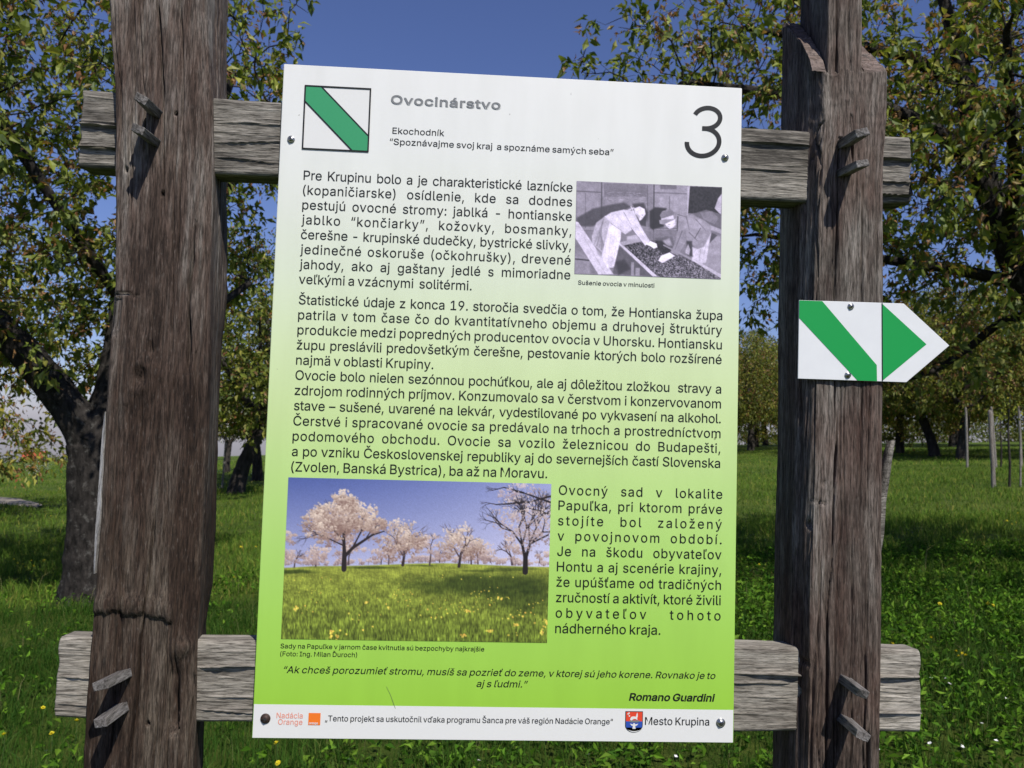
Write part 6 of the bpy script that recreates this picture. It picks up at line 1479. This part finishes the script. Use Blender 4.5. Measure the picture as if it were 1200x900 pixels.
def house():
    hx, hy = -73.4, 141.2; gzv = float(gz(hx, hy)); root = empty("farmhouse", (hx, hy, gzv)); root.rotation_euler = (0, 0, .25)
    tag(root, "farmhouse with a bright red tiled roof on the horizon at far left", "house")
    ridge = 1.55 - .0366 * 159 - gzv; eave = ridge - 1.1; w, dpt = 1.35, 1.6
    V = [(-w, -dpt, -1), (w, -dpt, -1), (w, dpt, -1), (-w, dpt, -1), (-w, -dpt, eave), (w, -dpt, eave), (w, dpt, eave), (-w, dpt, eave), (-w, 0, ridge - .15), (w, 0, ridge - .15)]
    F = [(0, 1, 5, 4), (1, 2, 6, 9, 5), (2, 3, 7, 6), (3, 0, 4, 8, 7), (4, 5, 9, 8), (6, 7, 8, 9)]
    add("wall", mesh_from("wall", V, F), plain("render_wall", (.55, .52, .46), .9, 0, .2), root)
    V = []; F = []
    for s in (-1, 1):
        b = len(V); e = .35
        q = [(-w - e, s * (dpt + e), eave - e * 1.1 / dpt), (w + e, s * (dpt + e), eave - e * 1.1 / dpt), (w + e, 0, ridge), (-w - e, 0, ridge)]
        V += q + [(x, y, z + .18) for x, y, z in q]
        F += [(b, b + 1, b + 2, b + 3), (b + 4, b + 7, b + 6, b + 5), (b, b + 4, b + 5, b + 1), (b + 1, b + 5, b + 6, b + 2), (b + 2, b + 6, b + 7, b + 3), (b + 3, b + 7, b + 4, b)]
    roof = add("roof", mesh_from("roof", V, F), plain("red_tiles", (.42, .075, .03), .8, 0, .25), root)
    bm = bmesh.new(); bmesh.ops.create_cube(bm, size=1)
    for v in bm.verts: v.co = Vector((v.co.x * .45 + .9, v.co.y * .45, ridge - .1 + v.co.z * .9))
    me = bpy.data.meshes.new("chimney"); bm.to_mesh(me); bm.free()
    add("chimney", me, plain("brick", (.30, .13, .08), .9, 0, .3), roof)
    for k in (-.7, .7):
        bm = bmesh.new(); bmesh.ops.create_cube(bm, size=1)
        for v in bm.verts: v.co = Vector((v.co.x * .8 + k, -dpt - .01 + v.co.y * .1, eave * .5 + v.co.z * 1.3))
        me = bpy.data.meshes.new("window"); bm.to_mesh(me); bm.free()
        add("window", me, plain("window_glass", (.04, .05, .06), .15), root)
house()

# ------------------------------------------------------------------ tree stakes and staked saplings at right
M_STAKE = wood("stake_wood", 2, [(0.30, (0.10, 0.085, 0.07)), (0.5, (0.20, 0.18, 0.155)), (0.7, (0.32, 0.30, 0.27))], 1.4, 0.5, None, 0, 4.0)
def stake_mesh(h, r, seed):
    rnd = random.Random(seed); n = 9; V = []; F = []
    zs = [-.3, 0, h * .3, h * .6, h * .9, h, h + r * .9]
    for k, z in enumerate(zs):
        rr = r * (1 - .12 * z / h) * (1 if k < 6 else .45)
        ox, oy = rnd.uniform(-.15, .15) * r, rnd.uniform(-.15, .15) * r
        for j in range(n):
            a = 2 * math.pi * j / n; q = rr * (1 + rnd.uniform(-.06, .06)); V.append((ox + q * math.cos(a), oy + q * math.sin(a), z))
    for k in range(len(zs) - 1):
        for j in range(n): F.append((k * n + j, k * n + (j + 1) % n, (k + 1) * n + (j + 1) % n, (k + 1) * n + j))
    F.append(tuple((len(zs) - 1) * n + j for j in range(n))); F.append(tuple(reversed(range(n))))
    return mesh_from("stake", V, F, True)
ST1, ST2 = stake_mesh(1.75, .05, 1), stake_mesh(1.75, .036, 2)
for m_ in (ST1, ST2): m_.materials.append(M_STAKE)
for (me, x, y, tx, ty, s, lab) in [(ST1, 12.04, 16.9, 0, -.05, 1.0, "thick wooden stake left of the leafy sapling at right"), (ST1, 13.55, 17.4, .02, -.07, 1.0, "wooden stake leaning right of the leafy sapling, nearest the picture's edge"),
                                   (ST2, 12.75, 17.0, 0, .0, .62, "short stake stump close beside the leafy sapling"), (ST2, 16.3, 24.6, 0, -.03, 1.1, "thin stake just right of the two dark trunks"), (ST2, 17.0, 24.2, 0, -.08, 1.1, "middle thin stake of the three right of the dark trunks"),
                                   (ST2, 18.0, 24.4, 0, -.05, 1.1, "thin stake farthest right of the three beyond the dark trunks"), (ST2, 8.55, 25.4, 0, .02, 1.0, "taller grey stake against the board's right edge"), (ST2, 8.15, 25.2, 0, .0, .62, "low grey stake against the board's right edge"), (ST2, -7.45, 24.0, 0, 0.02, .9, "grey stake right of the leaning tree between left post and board")]:
    o = add("tree_stake", me); put(o, x, y, 0, s); o.rotation_euler = (tx, ty, 0); tag(o, lab, "stake", "wooden stakes by young trees")
def sapling(x, y, h, seed, label):
    limbs = [[(0, 0, -.1, .030), (.02, 0, .6, .027), (-.02, .01, 1.2, .022), (.02, 0, h, .012)]]
    t_ = make_tree("sapling", limbs, [((0, 0, h - .25), (.34, .34, .5))], 40, seed, per=5, size=.085, frac=.9, bark=M_BARK_FAR, D=.12, di=.8, dk=.2, orange=.05, simple=True, thin=.012, spur_len=.1, tone=(1.5, 1.35, 1.0), spread=.1, sides=8)
    put(t_, x, y); tag(t_, label, "tree", "young saplings")
sapling(12.55, 17.1, 2.0, 41, "young sapling with bright yellow green leaves between two stakes")
sapling(17.3, 24.4, 1.9, 42, "small sapling among the thin stakes beyond the dark trunks")

# ------------------------------------------------------------------ meadow grass and low leafy plants
def grass():
    rng = np.random.RandomState(12)
    Vs, Qs, Cs = [], [], []; nv = 0
    for (y0, y1, n, hh, ww, kx) in [(1.2, 3.4, 26000, .105, .0045, 1.0), (3.4, 6.5, 74000, .115, .0055, .86), (6.5, 12, 90000, .115, .0085, .82), (12, 24, 90000, .10, .013, .80), (24, 46, 60000, .085, .026, .78)]:
        y = np.sqrt(rng.uniform(y0 ** 2, y1 ** 2, n)); x = rng.uniform(-1, 1, n) * (kx * y + .5) + .03 * y
        cl = fbm(x / .35, y / .35, 4, 3); keep = rng.rand(n) < np.clip(.75 + .9 * cl, .15, 1); x, y, cl = x[keep], y[keep], cl[keep]; n = len(x)
        onp = np.min([np.hypot(x - px_, y - py_) - pw_ for px_, py_, pw_ in PATH_PTS], axis=0) < -.15
        x, y, cl = x[~onp], y[~onp], cl[~onp]; n = len(x)
        big = fbm(x / 2.2, y / 2.2, 9, 3)
        h = hh * rng.uniform(.45, 1.35, n) * (1 + .55 * cl + .35 * big); tall = rng.rand(n) < .006; h = np.where(tall, h * 2.4, h)
        wd = ww * rng.uniform(.6, 1.3, n); wd = np.where(tall, wd * .55, wd)
        a = rng.uniform(0, 6.283, n); la = rng.uniform(0, 6.283, n); ln = h * rng.uniform(.1, .75, n)
        z = gz(x, y) - .01
        b = np.stack([x, y, z], -1); s = np.stack([np.cos(a), np.sin(a), a * 0], -1) * wd[:, None] * .5; l = np.stack([np.cos(la), np.sin(la), a * 0], -1)
        m = b + l * (ln * .32)[:, None] + np.array([0, 0, 1]) * (h * .62)[:, None]; t_ = b + l * ln[:, None] + np.array([0, 0, 1]) * (h * rng.uniform(.75, 1.0, n))[:, None]
        V = np.stack([b - s, b + s, m + s * .75, m - s * .75, t_], 1).reshape(-1, 3)
        k = np.arange(n)[:, None] * 5 + nv
        Qs.append(np.concatenate([k + [0, 1, 2], k + [0, 2, 3], k + [3, 2, 4]])); nv += 5 * n; Vs.append(V)
        base = np.array([[.038, .092, .014], [.055, .118, .018], [.082, .140, .026], [.030, .070, .012], [.125, .150, .040]])[rng.choice(5, n, p=[.30, .30, .18, .16, .06])]
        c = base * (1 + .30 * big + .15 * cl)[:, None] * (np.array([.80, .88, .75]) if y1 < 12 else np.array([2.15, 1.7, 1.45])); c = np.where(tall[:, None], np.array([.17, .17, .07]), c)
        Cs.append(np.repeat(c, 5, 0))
    # broad low leaves (clover, dandelion rosettes) in patches
    n = 26000; y = np.sqrt(rng.uniform(2.0 ** 2, 8.5 ** 2, n)); x = rng.uniform(-1, 1, n) * (.84 * y + .4) + .03 * y
    keep = rng.rand(n) < np.clip(.28 + .10 * x + .9 * fbm(x / .5, y / .5, 14, 3), .03, 1); x, y = x[keep], y[keep]
    ctr = np.stack([x, y, gz(x, y) + rng.uniform(.01, .11, len(x))], -1); d = rng.randn(len(x), 3) * .4; d[:, 2] = .3
    V, Q, C = leaves(ctr, d, 3, .046, rng, .045, 0.0, True, (.45, .80, .40), hang=.1)
    Vs.append(V); Qs.append(Q + nv); Cs.append(C)
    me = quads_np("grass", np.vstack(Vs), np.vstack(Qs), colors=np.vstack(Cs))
    tag(add("grass", me, M_GRASS), kind="stuff")
grass()

# ------------------------------------------------------------------ flowers
M_YEL = plain("yellow_petal", (.70, .60, .02), .6); M_WPET = plain("white_petal", (.78, .78, .74), .6); M_STEM = plain("flower_stem", (.06, .11, .02), .7)
def flower_meshes(name, npet, r, layers, lift):
    V = []; F = []
    for L_ in range(layers):
        rr = r * (1 - .28 * L_); z = .002 * L_
        for k in range(npet):
            a = 2 * math.pi * (k + .5 * (L_ % 2)) / npet; b = len(V); w = rr * 2.2 / npet
            ca, sa = math.cos(a), math.sin(a)
            V += [(0, 0, z), (ca * rr * .6 - sa * w, sa * rr * .6 + ca * w, z + lift * .6 + .004 * L_), (ca * rr, sa * rr, z + lift + .003 * L_), (ca * rr * .6 + sa * w, sa * rr * .6 - ca * w, z + lift * .6 + .004 * L_)]
            F.append((b, b + 1, b + 2, b + 3))
    head = mesh_from(name, V, F)
    V = []; F = []
    for k, z in enumerate((-.17, -.10, -.04, 0)):
        for j in range(4):
            a = j * math.pi / 2; V.append((.0016 * math.cos(a) + .004 * math.sin(k), .0016 * math.sin(a), z))
    for k in range(3):
        for j in range(4): F.append((k * 4 + j, k * 4 + (j + 1) % 4, k * 4 + 4 + (j + 1) % 4, k * 4 + 4 + j))
    return head, mesh_from("stem", V, F)
YH, YS = flower_meshes("blossom", 14, .019, 3, .006); WH, WS = flower_meshes("blossom", 5, .0125, 1, .004)
YH.materials.append(M_YEL); WH.materials.append(M_WPET); YS.materials.append(M_STEM); WS.materials.append(M_STEM)
def flower(kind, x, y, h, s, seed):
    rnd = random.Random(seed)
    o = empty("dandelion_flower" if kind else "white_flower", (x, y, float(gz(x, y)) + h))
    hd = add("blossom", YH if kind else WH, None, o); st = add("stem", YS if kind else WS, None, o)
    hd.rotation_euler = (rnd.uniform(.1, .7), rnd.uniform(-.35, .35), rnd.uniform(0, 6))
    o.scale = (s, s, s)
    if kind: tag(o, "yellow dandelion flower open in the meadow grass", "flower", "yellow dandelions in the meadow grass")
    else: tag(o, "tiny white flower in the low green plants", "flower", "tiny white flowers in the low plants")
FL = [(1,4.05,5.58,0.13,0.75),(1,4.07,5.05,0.13,0.84),(1,4.07,4.99,0.13,0.79),(1,3.03,4.06,0.13,0.76),(1,2.7,3.93,0.13,0.76),(1,3.01,3.69,0.13,0.62),(1,2.95,3.63,0.13,0.6),(1,3.0,3.64,0.13,0.82),(1,3.0,3.74,0.13,0.67),(1,-2.26,3.32,0.13,0.66),(1,-1.98,3.09,0.13,0.86),(1,-2.02,2.93,0.13,0.72),(1,-2.25,2.94,0.13,0.82),(1,-5.14,8.56,0.13,0.82),(1,-5.18,8.82,0.13,0.87),(1,-5.24,8.64,0.13,0.72),(1,-5.01,8.36,0.13,0.87),(1,-5.05,8.86,0.13,0.94),(1,-4.94,8.41,0.13,0.84),(1,-5.44,8.93,0.13,0.9),(1,-0.89,2.68,0.13,0.78),(1,-2.38,7.27,0.13,0.7),(1,3.7,5.08,0.13,0.91),(1,-0.83,2.45,0.13,0.76),(1,-2.73,9.48,0.13,0.77),(1,-3.72,11.74,0.13,0.69),(1,-2.93,9.52,0.13,0.94),(1,2.99,7.11,0.13,0.82),(1,1.75,3.78,0.13,0.79),(1,7.56,9.8,0.13,0.94),(1,7.75,10.19,0.13,0.89),(1,7.73,9.97,0.13,0.95),(1,8.47,10.99,0.13,0.8),(1,-7.89,14.72,0.13,0.92),(1,7.83,20.39,0.13,0.81),(0,2.08,2.45,0.09,0.85),(0,2.2,2.4,0.09,0.83),(0,2.41,2.9,0.09,0.63),(0,2.7,3.35,0.09,0.64),(0,2.62,3.36,0.09,0.66),(0,2.66,3.25,0.09,0.85),(0,0.91,2.43,0.09,0.71),(0,2.53,3.47,0.09,0.76),(0,2.46,2.66,0.09,0.68),(0,1.82,2.41,0.09,0.73),(0,2.81,2.99,0.09,0.7),(0,-0.54,2.56,0.09,0.69),(0,0.04,2.48,0.09,0.75),(0,-1.99,2.82,0.09,0.75),(0,2.39,2.45,0.09,0.84),(0,0.53,2.49,0.09,0.78),(0,2.22,2.8,0.09,0.84)]
for i, f in enumerate(FL): flower(*f, seed=i)
